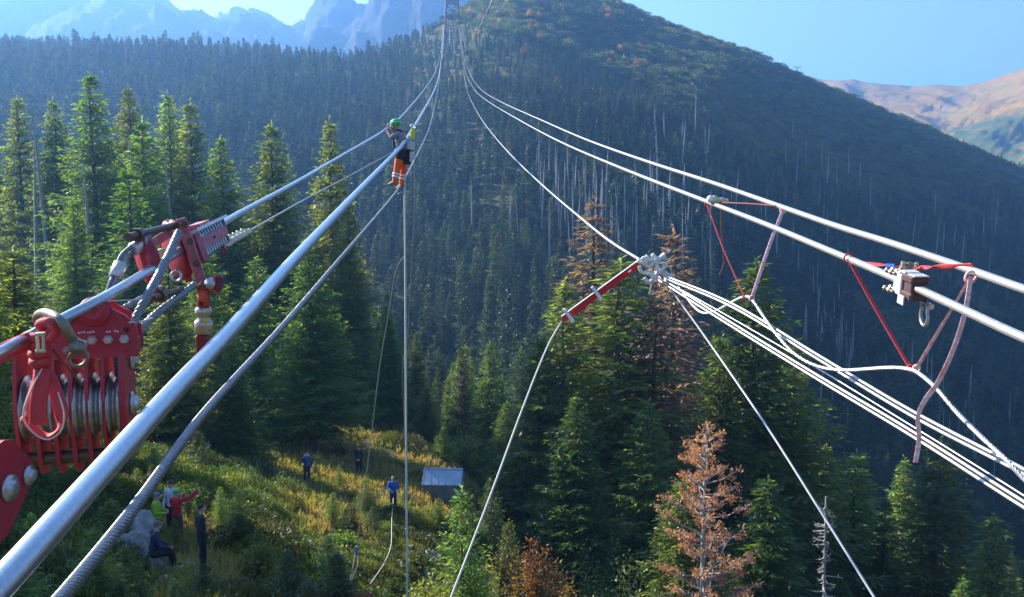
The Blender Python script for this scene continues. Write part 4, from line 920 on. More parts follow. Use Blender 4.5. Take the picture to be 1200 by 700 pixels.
# ---- socket and red bar
e = empty('rope_socket', P(765, 312, 14.1), 'cluster of pale shackles and socket heads where the cables meet the red bar', 'rope socket')
SOC = metal('bright_zinc', (.74, .73, .70), .42, .35, .3, 30, .2)
def cy(m, a, b, r, n=10, d=14.1): m.cyl(P(*a, d), P(*b, d), r, n)
m = MB(); cy(m, (747, 305), (762, 313), .045); cy(m, (757, 303), (770, 309), .038); m.build('socket_head', SOC, e)
m = MB(); cy(m, (762, 311), (777, 301), .045, d=13.9); m.cyl(P(776.5, 302, 13.9), P(780, 299.5, 13.9), .06, 6); m.build('clevis_pin', SOC, e)
m = MB(); m.tube(img_pts([(749, 312, 13.9), (752, 319, 13.9), (760, 321, 13.9), (770, 322, 13.9), (779, 319, 13.9)], 5), .028, 8); m.build('shackle', SOC, e)
m = MB(); m.tube(img_pts([(762, 316, 13.8), (765, 327, 13.8), (760, 331, 13.8), (755, 326, 13.8)], 5), .03, 8); m.build('hook', SOC, e)
m = MB(); m.tube(img_pts([(768, 303, 13.8), (771, 315, 13.8), (768, 324, 13.8)], 5), .022, 8); m.build('link', SOC, e)
m = MB(); m.tube(img_pts([(773, 320, 13.8), (778, 313, 13.8), (777, 308, 13.8), (781, 311, 13.8), (776, 317, 13.8)], 5), .025, 8); m.build('shackle', SOC, e)
for (a, b) in (((773, 316), (779, 320)), ((778, 319), (784, 324)), ((774, 322), (783, 327)), ((756, 300), (760, 304)), ((764, 298), (767, 302)), ((784, 322), (789, 327)), ((752, 302), (756, 306))):
    m = MB(); cy(m, a, b, .035, 8, 13.95); m.cyl(P(b[0], b[1], 13.85), P(b[0], b[1], 14.05), .045, 6); m.build('rope_clip', SOC, e)
m = MB(); m.tube(img_pts([(765, 328, 13.9), (763, 338, 13.9), (761, 345, 13.9)], 5), .014, 6); m.build('dangling_cord', GREYR, e)
e = empty('red_bar', P(704, 342, 14.3), 'bright red steel spreader bar with two pale crosspieces hanging from the socket', 'spreader bar')
a, b = P(749, 309, 14.2), P(660, 374, 14.4); X = (b - a).normalized(); N_ = Vector((0, -1, 0)); Y = N_.cross(X).normalized(); N_ = X.cross(Y)
m = MB(); m.box((a + b) / 2, ((b - a).length, .012, .09), (X, N_, Y)); m.build('web', REDL, e)
for s_ in (1, -1): m = MB(); m.box((a + b) / 2 + Y * .051 * s_, ((b - a).length, .06, .012), (X, N_, Y), .002); m.build('flange', WHT if s_ * Y.z > 0 else REDL, e)
for (x_, y_) in ((699.5, 344), (666.5, 370)): m = MB(); c = P(x_, y_, 14.15); m.box(c, (.05, .05, .27), (X, N_, Y), .005); m.build('crosspiece', WHT, e)
m = MB(); m.box(P(738, 318, 14.15), (.06, .012, .02), (X, N_, Y)); m.build('label_plate', WHT, e)
# ---- lattice tower
def strut(m, a, b, r): m.tube([a, b], r, 4, caps=False, smooth=False)
bp = on(530, TW); tz = P(530, -26, TW).z; e = empty('lattice_tower', bp, 'steel lattice cableway tower on the spur carrying all the cables', 'tower')
TS = mat('tower_steel', (.07, .07, .08), .6, .4); hgt = tz - bp.z; n_ = 9
def tw(t, sx, sy): w_ = lerp(5.2, 3.3, min(1, t * 1.4)); return Vector((bp.x + sx * w_, bp.y + 1.5 + sy * w_, bp.z - 1 + (hgt + 1) * t))
for sx in (-1, 1):
    for sy in (-1, 1): m = MB(); m.tube([tw(0, sx, sy), tw(.71, sx, sy), tw(1, sx, sy)],   .34, 4, smooth=False); m.build('leg', TS, e)
for ax in range(4):
    m = MB()
    for i in range(n_):
        t0, t1 = i / n_, (i + 1) / n_; k = [((-1, -1), (1, -1)), ((1, -1), (1, 1)), ((1, 1), (-1, 1)), ((-1, 1), (-1, -1))][ax]
        strut(m, tw(t0, *k[0]), tw(t1, *k[1]), .17); strut(m, tw(t0, *k[1]), tw(t1, *k[0]), .17); strut(m, tw(t1, *k[0]), tw(t1, *k[1]), .13)
    m.build('bracing', TS, e)
for y_, w_ in ((20, 6.4), (2, 3.6)):
    m = MB(); z_ = P(530, y_, TW).z
    for dy in (-1.6, 4): m.box(Vector((bp.x, bp.y + dy, z_)), (w_ * 2, .5, .55))
    m.build('crossarm', TS, e)
for s_ in (-1, 1): m = MB(); m.lathe([(0, .5), (.3, .9), (1.4, .9), (1.7, .5)], Vector((bp.x + s_ * 5.2, bp.y - 1.8, P(530, 27, TW).z)), (0, 1, 0), 12); m.build('cable_saddle', TS, e)
m = MB()
for k in range(7): m.ball(Vector((bp.x - 1.2, bp.y - 2.2, P(530, 34 + k * 3.2, TW).z)), (.45, .45, .5), 6)
m.tube([Vector((bp.x - 1.2, bp.y - 2.2, P(530, 20, TW).z)), Vector((bp.x - 1.2, bp.y - 2.2, P(530, 55, TW).z))], .1, 5); m.build('insulator_string', WHT, e)
for (px, hh, lab) in ((934, 9, 'tiny two armed lift mast on the skyline ridge at right'), (891, 4.5, 'short faint mast on the skyline ridge above the tiny lift mast')):
    best = max((H0((px - 600) / F * d_, d_) / d_, d_) for d_ in range(600, 900, 5))[1]; b = on(px, best); e = empty('lift_mast', b, lab, 'mast')
    m = MB(); m.tube([b - Vector((0, 0, 1)), b + Vector((0, 0, hh))], .22, 5); m.build('post', TS, e); m = MB(); m.tube([b + Vector((-2, 0, hh * .93)), b + Vector((0, 0, hh * .8)), b + Vector((2, 0, hh * .93))], .18, 5); m.build('arm', TS, e)
    m = MB(); m.box(b + Vector((2, 0, hh * .97)), (.7, .7, .9)); m.box(b + Vector((-2, 0, hh * .97)), (.7, .7, .9)); m.build('sheave_box', TS, e)

# ================================================================ THE RED CLAMP on the upper left cable
D0 = 5.0; e = empty('cable_clamp', P(207, 300, D0), 'red clamp frame with discs, tie rods and toothed grip plates on the upper left cable', 'clamp')
RD_ = (P(262, 261, 6.2) - P(185, 311, 4.6)).normalized()
def pbar(m, a, b, w_, t, d, side=None, bev=.004):
    """flat bar between two directions, w_ across the picture, t along the cable"""
    A_, B_ = P(*a, d), P(*b, d); Z_ = (B_ - A_).normalized(); Y_ = (RD_ - Z_ * RD_.dot(Z_)).normalized(); X_ = Y_.cross(Z_); m.box((A_ + B_) / 2, (w_, t, (B_ - A_).length), (X_, Y_, Z_), bev)
m = MB(); pbar(m, (212, 256), (240, 342), .056, .026, 5.05); fb = m.build('front_bar', FADR, e)
m = MB(); pbar(m, (195, 258), (222, 330), .045, .022, 5.35); m.build('rear_bar', REDP, e)
m = MB(); pbar(m, (161, 268), (184, 352), .045, .026, 4.55); m.build('end_bar', REDP, e)
for c_, d_, r_ in (((207, 293), 5.2, .165), ((174, 306), 4.62, .120)):
    m = MB(); m.lathe([(-.03, .05), (-.03, r_), (-.018, r_ + .012), (0, r_ - .01), (.018, r_ + .012), (.03, r_), (.03, .05)], P(*c_, d_), (.75, .6, .22), 30); m.build('disc', REDP, e)
for a, b, r_ in (((150, 278), (214, 262), .020), ((178, 350), (236, 333), .018)):
    m = MB(); m.cyl(P(a[0], a[1], 4.4), P(b[0], b[1], 5.15), r_, 12); m.lathe([(0, .02), (0, .036), (.03, .036), (.03, .02)], P(lerp(a[0], b[0], .14), lerp(a[1], b[1], .14), 4.5), P(b[0], b[1], 5.15) - P(a[0], a[1], 4.4), 6, False); m.build('tie_rod', RUSTY, e)
m = MB(); pbar(m, (183, 283), (200, 272), .05, .07, 4.95); m.build('spacer', FADR, e); m = MB(); pbar(m, (186, 300), (200, 296), .07, .05, 4.9); m.build('cable_shoe', CREAM, e)
for (x_, y_) in ((215.5, 263), (222, 283), (230, 309), (237.5, 334)):
    m = MB(); ax = (P(x_, y_, 4.9) * 0 + Vector((.35, -.93, 0))).normalized(); m.lathe([(0, .005), (0, .022), (.018, .022), (.018, .013), (.035, .013), (.035, .005)], P(x_, y_, 5.0), ax, 6, False); m.build('nut', RUSTY, e)
# toothed grip plates
def q4(m, c4, d0, d1, t):                      # a slab over four picture corners; left edge at d0, right edge at d1
    pts = [P(c[0], c[1], lerp(d0, d1, k)) for c, k in zip(c4, (0, 1, 1, 0))]; nrm = (pts[1] - pts[0]).cross(pts[3] - pts[0]).normalized()
    if nrm.y > 0: nrm = -nrm
    o = [p + nrm * t / 2 for p in pts] + [p - nrm * t / 2 for p in pts]; m.add(o, [[0, 1, 2, 3], [7, 6, 5, 4], [0, 4, 5, 1], [1, 5, 6, 2], [2, 6, 7, 3], [3, 7, 4, 0]]); return nrm
m = MB(); q4(m, ((229, 281), (261, 265), (264, 276), (234, 295)), 5.35, 6.0, .05); m.build('grip_plate', FADR, e)
m = MB(); q4(m, ((221, 272), (257, 255), (259, 258), (223, 276)), 5.35, 6.0, .11); m.build('top_rail', WHP, e)
m = MB(); q4(m, ((226, 264), (238, 259), (239, 262), (227, 268)), 5.6, 5.8, .08); m.build('top_rail', FADR, e)
m = MB(); q4(m, ((224, 275), (260, 257), (267, 283), (238, 306)), 5.42, 6.07, .03); m.build('backing_plate', BLACK, e)
m = MB(); q4(m, ((224, 275), (229, 273), (242, 305), (236, 308)), 5.32, 5.36, .05); m.build('side_plate', FADR, e)
for k in range(11):
    t = (k + .5) / 11; d_ = lerp(5.38, 5.98, t)
    m = MB(); m.cyl(P(lerp(225, 259, t), lerp(275.5, 259, t), d_ - .03), P(lerp(229.5, 261.5, t), lerp(283, 266.5, t), d_ - .03), .0085, 8); m.build('spring_pin', BOLT, e)
    m = MB(); m.cyl(P(lerp(234, 263.5, t), lerp(293.5, 275, t), d_ - .03), P(lerp(238, 266.5, t), lerp(303.5, 283, t), d_ - .03), .0085, 8); m.build('spring_pin', BOLT, e)
m = MB(); m.tube([P(240, 279, 5.5), P(241, 287, 5.48), P(243, 289, 5.48)], .012, 8); m.tube([P(242, 286, 5.5), P(248, 282, 5.6), P(252, 277, 5.65)], .006, 6); m.build('release_lever', BLACK, e)
for (x_, y_) in ((232.5, 288), (244, 282), (259, 272)): m = MB(); m.ball(P(x_, y_, lerp(5.35, 6, (x_ - 229) / 32) - .03), .012, 8); m.build('rivet', BOLT, e)
m = MB(); pbar(m, (259, 287), (264, 294), .03, .03, 5.95); m.build('lug', REDP, e); m = MB(); m.tube(ringpts(P(171.5 + 35, 324, 4.85), Vector((1, 0, 0)), Vector((0, 0, 1)), .028, 0, 6.28), .008, 6); m.build('ring', BOLT, e)
# rope clips and thimble
e = empty('rope_clips', P(280, 277, 6.6), 'tan wire rope clips and thimble beside the toothed clamp', 'rope clip')
m = MB(); m.tube(ringpts(P(269, 284, 6.4), Vector((.8, .5, .3)), Vector((0, .3, 1)).normalized(), .026, 0, 6.28), .009, 6); m.build('shackle', BOLT, e)
m = MB(); m.tube([P(270, 283, 6.4), P(276, 279, 6.5), P(292, 271, 6.9)], .022, 8); m.build('rope_eye', THINR, e)
for k in range(4): m = MB(); c = P(274 + k * 4.6, 280.5 - k * 2.4, 6.5 + k * .1); m.tube(ringpts(c, Vector((.3, -.2, -1)).normalized(), Vector((.8, -.5, .2)).normalized(), .024, -2, 2), .008, 6); m.box(c + Vector((-.01, -.01, .02)), (.05, .03, .028), bev=.005); m.build('clip', CREAM, e)
# ferruled pair of ropes
e = empty('rope_sling', P(155, 305, 4.5), 'doubled wire rope with two silver ferrules bent behind the red clamp', 'sling'); FER = metal('aluminium_ferrule', (.62, .60, .56), .4, .6, .3, 40)
def seg_(m, a, b, r, d0, d1, n=12): m.lathe([(0, r * .8), (.004, r), ((P(*b, d1) - P(*a, d0)).length - .004, r), ((P(*b, d1) - P(*a, d0)).length, r * .8)], P(*a, d0), P(*b, d1) - P(*a, d0), n)
m = MB(); seg_(m, (155, 293), (173, 284), .034, 4.5, 4.6, 16); m.build('ferrule', FER, e); m = MB(); seg_(m, (142, 309), (135, 326), .034, 4.4, 4.35, 16); m.build('ferrule', FER, e)
for k in (-1, 1): m = MB(); stranded(m, img_pts([(176 + k * 1, 281 + k * 4, 4.62), (158, 291 + k * 4, 4.52), (147 + k * 3, 300 + k * 2, 4.45), (141 + k * 4, 312, 4.4), (134 + k * 3, 328, 4.33), (128 + k * 2, 342, 4.3), (120, 356, 4.25)], 6), .013, 7); m.build('rope', STRAND, e)
for pts, lab in (([(210, 272, 4.5), (200, 295, 4.4), (185, 325, 4.25), (170, 352, 4.15), (150, 390, 4.1), (140, 410, 4.1)], 'thick twisted rope crossing in front of the upper cable down to the winch block'),
                 ([(228, 334, 4.9), (205, 352, 4.7), (185, 367, 4.5), (163, 388, 4.35), (148, 406, 4.3)], 'thick twisted rope from the foot of the red clamp to the winch block'),
                 ([(190, 338, 5.1), (168, 350, 4.8), (140, 365, 4.6), (120, 376, 4.5)], 'twisted rope passing behind the upper cable')):
    rope('wire_rope', pts, .044, STRAND, lab, strand=True, cat='rope', group='ropes between clamp and winch block', n=6)
rope('cord', [(118, 353, 3.9), (150, 352, 4.0), (168, 351, 4.1)], .006, THINR, 'thin tan cord tied from the upper cable to the thick twisted rope', cat='cord'); rope('cord', [(152, 378, 4.02), (166, 377, 4.2), (178, 373, 4.4)], .010, THINR, 'thin tan cord tied between the two thick twisted ropes', cat='cord')
# load cell
e = empty('load_cell', P(238, 375, 5.0), 'silver and orange load cell hanging from the foot of the red clamp', 'load cell'); dd = 5.0; s = dd / F
top = P(238.5, 340, dd); dn = (P(238.5, 400, dd) - top).normalized(); L_ = lambda y: (y - 340) * s
m = MB(); m.lathe([(L_(333), 6.8 * s), (L_(361), 6.8 * s)], top, dn, 20); m.build('housing', REDP, e); m = MB(); m.lathe([(0, 5 * s), (0, 6.4 * s), (L_(358), 6.4 * s), (L_(358), 5 * s)], top + Vector((-.001, -.008, 0)), dn, 20); m.build('sleeve', ORG, e)
m = MB(); m.lathe([(L_(361), 8.5 * s), (L_(363), 10 * s), (L_(368), 10 * s), (L_(371), 7.5 * s), (L_(375), 7.5 * s), (L_(377), 10.3 * s), (L_(379), 10.8 * s), (L_(390), 10.5 * s), (L_(392), 8 * s)], top, dn, 28); m.build('cell_body', metal('brushed_brassy_steel', (.55, .50, .40), .32, .8, .25, 40), e)
m = MB(); m.box(P(240.5, 376, dd - .045), (.030, .01, .014)); m.build('yellow_sticker', mat('yellow_sticker', (.75, .6, .05), .6), e); m = MB(); m.box(P(236, 356, dd - .04), (.022, .01, .022)); m.build('display', BLACK, e)
m = MB(); m.box((P(238, 392, dd) + P(237, 430, dd)) / 2, (12.5 * s, 12 * s, 38 * s), bev=.006); m.build('pull_bar', mat('dark_red_paint', (.22, .02, .03), .4), e)
m = MB(); m.box(P(253, 333, dd), (.055, .06, .095), (Vector((1, 0, -.2)).normalized(), (0, 1, 0), Vector((.2, 0, 1)).normalized()), .012); m.build('motor_housing', ORG, e); m = MB(); m.box(P(256, 332, dd), (.040, .066, .10), (Vector((1, 0, -.2)).normalized(), (0, 1, 0), Vector((.2, 0, 1)).normalized()), .012); m.build('motor_cover', mat('dark_plum_plastic', (.16, .02, .04), .5), e)
m = MB(); m.lathe([(0, .004), (0, .030), (.012, .034), (.024, .030), (.03, .01)], P(247.5, 332.5, dd - .02), (-.3, -1, .1), 18); m.build('knob', BOLT, e)

# ================================================================ THE WINCH BLOCK
DB = 4.1; s = DB / F; O = P(99, 470, DB); th = R(16); A = Vector((math.cos(th), math.sin(th), 0)); B = Vector((-math.sin(th), math.cos(th), 0)); U = Vector((0, 0, 1))
def q_(a, b, u): return O + A * (a * s * .95) + B * (b * s) + U * (u * s)
e = empty('winch_block', O, 'big red block of seven plates and six steel sheaves hanging under the upper cable', 'pulley block')
fin = [(-12, -82), (2, -84), (14, -80), (20, -68), (24, -50), (38, -20), (40, 5), (36, 30), (28, 62), (22, 78), (-30, 78), (-33, 60), (-38, 30), (-41, 5), (-40, -20), (-32, -45), (-27, -65), (-22, -76)]
for k, a in enumerate((-68, -47, -27, -8, 10, 28)):
    m = MB(); m.prism([(b * s, u * s) for b, u in fin], q_(a, 0, 0), B, U, A, .016); m.build('plate', REDP, e, bevel=.003)
endp = [(-14, -70), (10, -72), (24, -60), (40, -25), (46, 10), (46, 40), (38, 66), (24, 82), (-28, 82), (-34, 60), (-40, 30), (-41, 0), (-34, -40), (-26, -62)]
m = MB(); m.prism([(b * s, u * s) for b, u in endp], q_(50, 0, 0), B, U, A, .030); m.build('end_plate', REDP, e, bevel=.004)
for a in (-57.5, -37, -17.5, 1, 19, 38):
    m = MB(); r = 39 * s; h = .030
    m.lathe([(-h, .03), (-h, r * .86), (-h * .95, r), (-h * .62, r), (-h * .3, r * .84), (0, r * .80), (h * .3, r * .84), (h * .62, r), (h * .95, r), (h, r * .86), (h, .03)], q_(a, -4, -5), A, 48); m.build('sheave', SHEAVE, e)
for a in (-57.5, -37, -17.5, 1, 19, 38): m = MB(); m.cyl(q_(a - 8, -16, -62), q_(a + 8, -16, -62), 8 * s, 18); m.build('spacer_tube', RUSTY, e)
m = MB(); m.cyl(q_(-74, -16, -62), q_(62, -16, -62), 5 * s, 12); m.build('lower_shaft', BRONZE, e); m = MB(); m.cyl(q_(-76, -4, -5), q_(60, -4, -5), 6 * s, 12); m.build('sheave_axle', BOLT, e)
for (b, u) in ((-4, -5), (10, 48)):
    m = MB(); m.lathe([(0, .02), (0, 14 * s), (.012, 14 * s), (.016, 11 * s), (.016, 9 * s), (.034, 8.5 * s), (.038, 6 * s), (.038, .01)], q_(54, b, u), A, 24); m.build('axle_cap', BOLT, e)
head = [(-34, 56), (-30, 84), (-12, 104), (6, 116), (12, 123), (20, 127), (28, 127), (35, 122), (39, 113), (54, 104), (64, 92), (66, 70), (66, 56)]
m = MB(); m.prism([(a * s, u * s) for a, u in head], q_(0, -30, 0), A, U, B, .030); hd = m.build('head_plate', REDP, e, bevel=.004)
m = MB(); m.prism([(a * s, u * s) for a, u in head[:-1] + [(66, 60)]], q_(0, 14, 0), A, U, B, .030); m.build('head_plate', REDP, e, bevel=.004)
m = MB(); m.box(q_(16, -8, 66), (98 * s, 40 * s, 22 * s), (A, B, U), .006); m.build('head_block', mat('deep_red_paint', (.34, .012, .02), .4), e)
m = MB(); m.lathe([(0, .01), (0, 17 * s), (.02, 17 * s), (.026, 15 * s), (.026, 11 * s), (.04, 10 * s), (.04, 5 * s), (.03, 4 * s), (.03, .01)], q_(22, -34, 110), -B, 28); m.build('boss', REDP, e)
for a in (0, 18, 36, 54): m = MB(); m.lathe([(0, .01), (0, 5.6 * s), (.006, 5.6 * s), (.006, 4.9 * s), (.024, 4.9 * s), (.028, 4 * s), (.028, .005)], q_(a, -34, 77), -B, 6, False); m.build('bolt', BOLT, e)
m = MB(); m.lathe([(0, .004), (0, 3 * s), (.002, 3 * s), (.002, .003)], q_(57, -34, 88), -B, 14); m.build('bolt_hole', BLACK, e)
for k, a in enumerate((4, 7, 10, 14, 17, 20, 35, 38, 44, 47)): m = MB(); m.box(q_(a, -34.6, 86 + (k % 3) * .4), (1.9 * s, .002, 1.7 * s), (A, B, U)); m.build('stamped_mark', WHT, e)
m = MB(); m.box(q_(-2, -37, 104), (5 * s, 4 * s, 20 * s), ((A - U * .5).normalized(), B, (U + A * .5).normalized()), .003); m.build('latch', RUSTY, e)
# strap, buckle and shackle at the block's left shoulder
e = empty('shackle', P(68, 385, 3.55), 'heavy bronze bow shackle hooked over the upper cable beside the red strap', 'shackle')
m = MB(); m.tube(img_pts([(44, 377, 3.6), (45, 370, 3.58), (54, 367, 3.5), (66, 372, 3.42), (76, 382, 3.4), (82, 393, 3.42), (88, 403, 3.45)], 8), [.018] * 4 + [.019] * 45, 14); m.build('bow', BRONZE, e)
m = MB(); m.lathe([(-.03, .01), (-.03, .030), (0, .034), (.03, .030), (.03, .016), (.045, .014), (.045, .004)], P(91, 407, 3.44), (.4, -1, .1), 18); m.build('eye', BRONZE, e); m = MB(); m.cyl(P(75, 412, 3.5), P(100, 402, 3.5), .012, 10); m.build('pin', BOLT, e)
m = MB(); m.tube(ringpts(P(92, 420, 3.55), Vector((1, .2, 0)).normalized(), Vector((.2, 0, 1)).normalized(), .035, 0, 6.28), .008, 8); m.build('ring', BRONZE, e)
e = empty('red_strap', P(48, 420, 3.5), 'red webbing strap knotted round the cable with its loop hanging over the sheaves', 'strap')
m = MB(); band(m, [(-30, 432, 3.2), (0, 415, 3.3), (20, 405, 3.4), (36, 399, 3.45)], .070, .008, up=(.5, -.86, .0)); m.build('tail', WEB, e)
for k in range(4): m = MB(); y_ = 392 + k * 10; m.tube([P(36 + k, y_ + 3, 3.48), P(44, y_ + 5, 3.42), P(54, y_ + 2, 3.44), P(58 - k, y_ - 3, 3.5), P(50, y_ - 4, 3.6), P(40, y_, 3.58), P(36 + k, y_ + 3, 3.48)], [.020] * 7, 8); m.build('wrap', WEB, e)
m = MB(); m.tube(img_pts([(52, 386, 3.5), (46, 380, 3.45), (58, 377, 3.4), (66, 388, 3.42), (58, 398, 3.42)], 6), .017, 8); m.build('knot', WEB, e)
ed = mat('frayed_pale_edge', (.75, .55, .45), .8)
m = MB(); band(m, [(52, 428, 3.5), (42, 452, 3.45), (33, 478, 3.42), (33, 494, 3.42), (46, 508, 3.42), (58, 511, 3.42), (69, 502, 3.42), (72, 484, 3.43), (66, 462, 3.46), (58, 440, 3.5)], .052, .006, up=(0, -.2, 1)); m.build('loop', WEB, e)
m = MB(); band(m, [(50, 428, 3.46), (48, 450, 3.41), (45, 475, 3.39), (44, 498, 3.39)], .062, .008, up=(.5, -.86, 0)); m.build('inner_fold', WEB, e)
m = MB(); m.tube(img_pts([(49, 432, 3.44), (38, 454, 3.38), (28, 480, 3.36), (30, 496, 3.36), (44, 511, 3.36), (58, 515, 3.36), (72, 504, 3.36), (75, 484, 3.38), (68, 460, 3.42)], 8), .0035, 6); m.build('stitched_edge', ed, e)
m = MB()
for x_ in (44, 51): m.box(P(x_, 402, 3.36), (.008, .014, .075), bev=.002)
m.build('buckle', CREAM, e); m = MB(); m.cyl(P(42, 392, 3.36), P(53, 391, 3.36), .007, 8); m.cyl(P(42, 412, 3.36), P(53, 411, 3.36), .007, 8); m.build('buckle_bar', CREAM, e)
m = MB(); m.tube(img_pts([(62, 410, 3.45), (80, 432, 3.6), (97, 452, 3.75)], 6), .004, 6); m.build('drawstring', mat('dark_red_cord', (.22, .05, .05), .8), e)
# red end plate cut by the left edge
DP = 3.5; s = DP / F; e = empty('anchor_plate', P(0, 575, DP), 'red angular anchor plate with two pin heads, cut by the left picture edge', 'anchor plate')
pl = [(a_ * 1.7, b_) for a_, b_ in [(-60, 10), (-40, 44), (4, 60), (14, 56), (37, 22), (40, 12), (39, -2), (22, -30), (2, -56), (-30, -72), (-60, -60)]]
Y_ = Vector((-1, .0, 0)).normalized(); X_ = Vector((0, 1, 0)).normalized(); m = MB(); m.prism([(a * s, u * s) for a, u in pl], P(0, 575, DP), X_, U, Y_, .03); m.build('plate', REDP, e, bevel=.004)
for (a, u, r) in ((6, 0, 17), (33, 3, 13)): m = MB(); m.lathe([(-.17, r * .6 * s), (0, r * .6 * s), (0, r * s), (.012, r * s), (.016, r * .85 * s), (.016, r * .62 * s), (.028, r * .58 * s), (.031, r * .4 * s), (.031, .005)], P(0, 575, DP) + X_ * a * s * 1.6 + U * u * s - Y_ * .016, -Y_, 26); m.build('pin_head', BOLT, e)
# ================================================================ PEOPLE, HUT, ROCKS
SKIN = mat('skin', (.50, .29, .21), .6, scale=30, noise_amt=.12); HAIRD = mat('dark_hair', (.03, .022, .018), .8); HAIRG = mat('grey_hair', (.32, .30, .28), .8)
def cloth(n, c): return mat(n, c, .85, scale=14, noise_amt=.3, bump=.35)
NAVY = cloth('navy_cloth', (.022, .030, .065)); DARK = cloth('black_cloth', (.018, .018, .022)); BLUEJ = cloth('blue_jacket', (.035, .09, .25)); SHIRTB = cloth('royal_blue_shirt', (.03, .12, .48)); REDC = cloth('red_fleece', (.55, .02, .03)); LIME = cloth('lime_jacket', (.28, .45, .03)); WSH = cloth('pale_shirt', (.60, .63, .68)); BRN = cloth('brown_grey_trousers', (.10, .075, .065)); GTEE = cloth('grey_tshirt', (.22, .25, .30)); HIV = cloth('orange_hi_vis', (.85, .13, .02)); REFL = mat('silver_reflective_tape', (.75, .76, .76), .4); GRN = mat('green_helmet', (.03, .52, .12), .3); SHOE = mat('dark_boot', (.04, .035, .03), .7); TANB = mat('tan_boot', (.30, .20, .11), .7)
def remeshed(o, vox=.013, it=4):
    r = o.modifiers.new('remesh', 'REMESH'); r.mode = 'VOXEL'; r.voxel_size = vox; r.use_smooth_shade = True
    sm = o.modifiers.new('smooth', 'SMOOTH'); sm.factor = .5; sm.iterations = it
def person(loc, face, label, J=None, top=NAVY, legs=DARK, hair=HAIRD, boots=SHOE, height=1.78, sleeve=1.0, cap=None, vox=.014, name='person', head_turn=0, lean=0, extra=None, group=None, build=1.0):
    """body frame: x = the person's right side, y = forward, z up; face = angle of forward about z (0 = away from the camera)"""
    k = height / 1.78; j = dict(pel=(0, 0, .95), waist=(0, .0, 1.08), chest=(0, .01, 1.32), neck=(0, .0, 1.50), head=(0, .03, 1.665),
        shR=(.185, 0, 1.44), elR=(.25, -.02, 1.15), wrR=(.26, .08, .90), shL=(-.185, 0, 1.44), elL=(-.25, -.02, 1.15), wrL=(-.26, .08, .90),
        hiR=(.095, 0, .93), knR=(.105, .03, .50), anR=(.11, 0, .09), hiL=(-.095, 0, .93), knL=(-.105, .03, .50), anL=(-.11, 0, .09))
    j.update(J or {}); Rz = Matrix.Rotation(face, 3, 'Z'); loc = Vector(loc)
    def W(p): return loc + Rz @ (Vector(p) * k)
    g = {n_: Vector(p) for n_, p in j.items()}; e = empty(name, loc, label, 'person', group)
    hd = Matrix.Rotation(head_turn, 3, 'Z')
    def WH(p): return W(g['head'] + hd @ Vector(p))
    ax = lambda a, b, c: ((Rz @ hd) @ Vector(a), (Rz @ hd) @ Vector(b), (Rz @ hd) @ Vector(c))
    hax = ax((1, 0, 0), (0, 1, 0), (0, 0, 1))
    def limb(m, names, rs, inf=0.0):
        pts = []; rr = []
        for i in range(len(names) - 1):
            for t in (0, .25, .5, .75): pts.append(W(g[names[i]].lerp(g[names[i + 1]], t))); bul = 1 + .10 * math.sin(math.pi * t); rr.append((lerp(rs[i], rs[i + 1], t) * bul + inf) * k)
        pts.append(W(g[names[-1]])); rr.append((rs[-1] + inf) * k); m.tube(pts, rr, 12)
        for n_, r in zip(names, rs): m.ball(W(g[n_]), (r + inf) * k * 1.02, 10)
    def torso(m, inf, lo='pel'):
        up = (g['neck'] - g['pel']).normalized(); X = (g['shR'] - g['shL']).normalized(); Y = up.cross(X).normalized(); axs = [Rz @ q for q in (X, Y, up)]
        for n_, r in (('pel', (.160, .115, .12)), ('waist', (.148, .105, .13)), ('chest', (.175, .120, .19))): m.ball(W(g[n_]), tuple((q * (build if i < 2 else 1) + inf) * k for i, q in enumerate(r)), 16, axs)
        m.ball(W(g['waist'].lerp(g['chest'], .5)), tuple((q * build + inf) * k for q in (.158, .112, .14)), 14, axs)
        m.tube([W(g['shR']), W(g['chest'] + up * .10), W(g['shL'])], [(.062 + inf) * k, (.085 + inf) * k, (.062 + inf) * k], 12)
    m = MB(); torso(m, -.006); m.tube([W(g['neck'] - Vector((0, 0, .05))), W(g['neck'].lerp(g['head'], .55))], [.062 * k, .055 * k], 12)
    m.ball(WH((0, -.008, .02)), (.076 * k, .096 * k, .098 * k), 16, hax); m.ball(WH((0, .022, -.045)), (.056 * k, .068 * k, .066 * k), 14, hax); m.ball(WH((0, .078, -.095)), (.026 * k, .022 * k, .02 * k), 8, hax)
    m.tube([WH((0, .086, .018)), WH((0, .108, -.022)), WH((0, .094, -.034))], [.010 * k, .016 * k, .014 * k], 8)
    for s_ in (-1, 1): m.ball(WH((.078 * s_, -.012, -.005)), (.012 * k, .020 * k, .032 * k), 8, hax)
    for s_ in 'RL':
        limb(m, ['sh' + s_, 'el' + s_, 'wr' + s_], [.050, .040, .028]); limb(m, ['hi' + s_, 'kn' + s_, 'an' + s_], [.082, .056, .042])
        w_, el = g['wr' + s_], g['el' + s_]; d = (w_ - el).normalized(); sx = 1 if s_ == 'R' else -1; sd = d.cross(Vector((0, 1, 0)) if abs(d.y) < .8 else Vector((1, 0, 0))).normalized(); nn = d.cross(sd); curl = g.get('cu' + s_, .035)
        c = w_ + d * .05; m.ball(W(c), (.040 * k, .018 * k, .052 * k), 10, [Rz @ q for q in (sd, nn, d)])
        for f_, (o_, l_) in enumerate(((-.030, .066), (-.010, .076), (.010, .072), (.029, .056))):
            b0 = w_ + d * .088 + sd * o_; b1 = b0 + d * l_ * .5 + nn * .010 * sx; b2 = b1 + d * l_ * .32 + nn * .028 * sx; m.tube([W(b0 - d * .02), W(b0), W(b1), W(b2)], [.0095 * k, .0095 * k, .0088 * k, .0075 * k], 7)
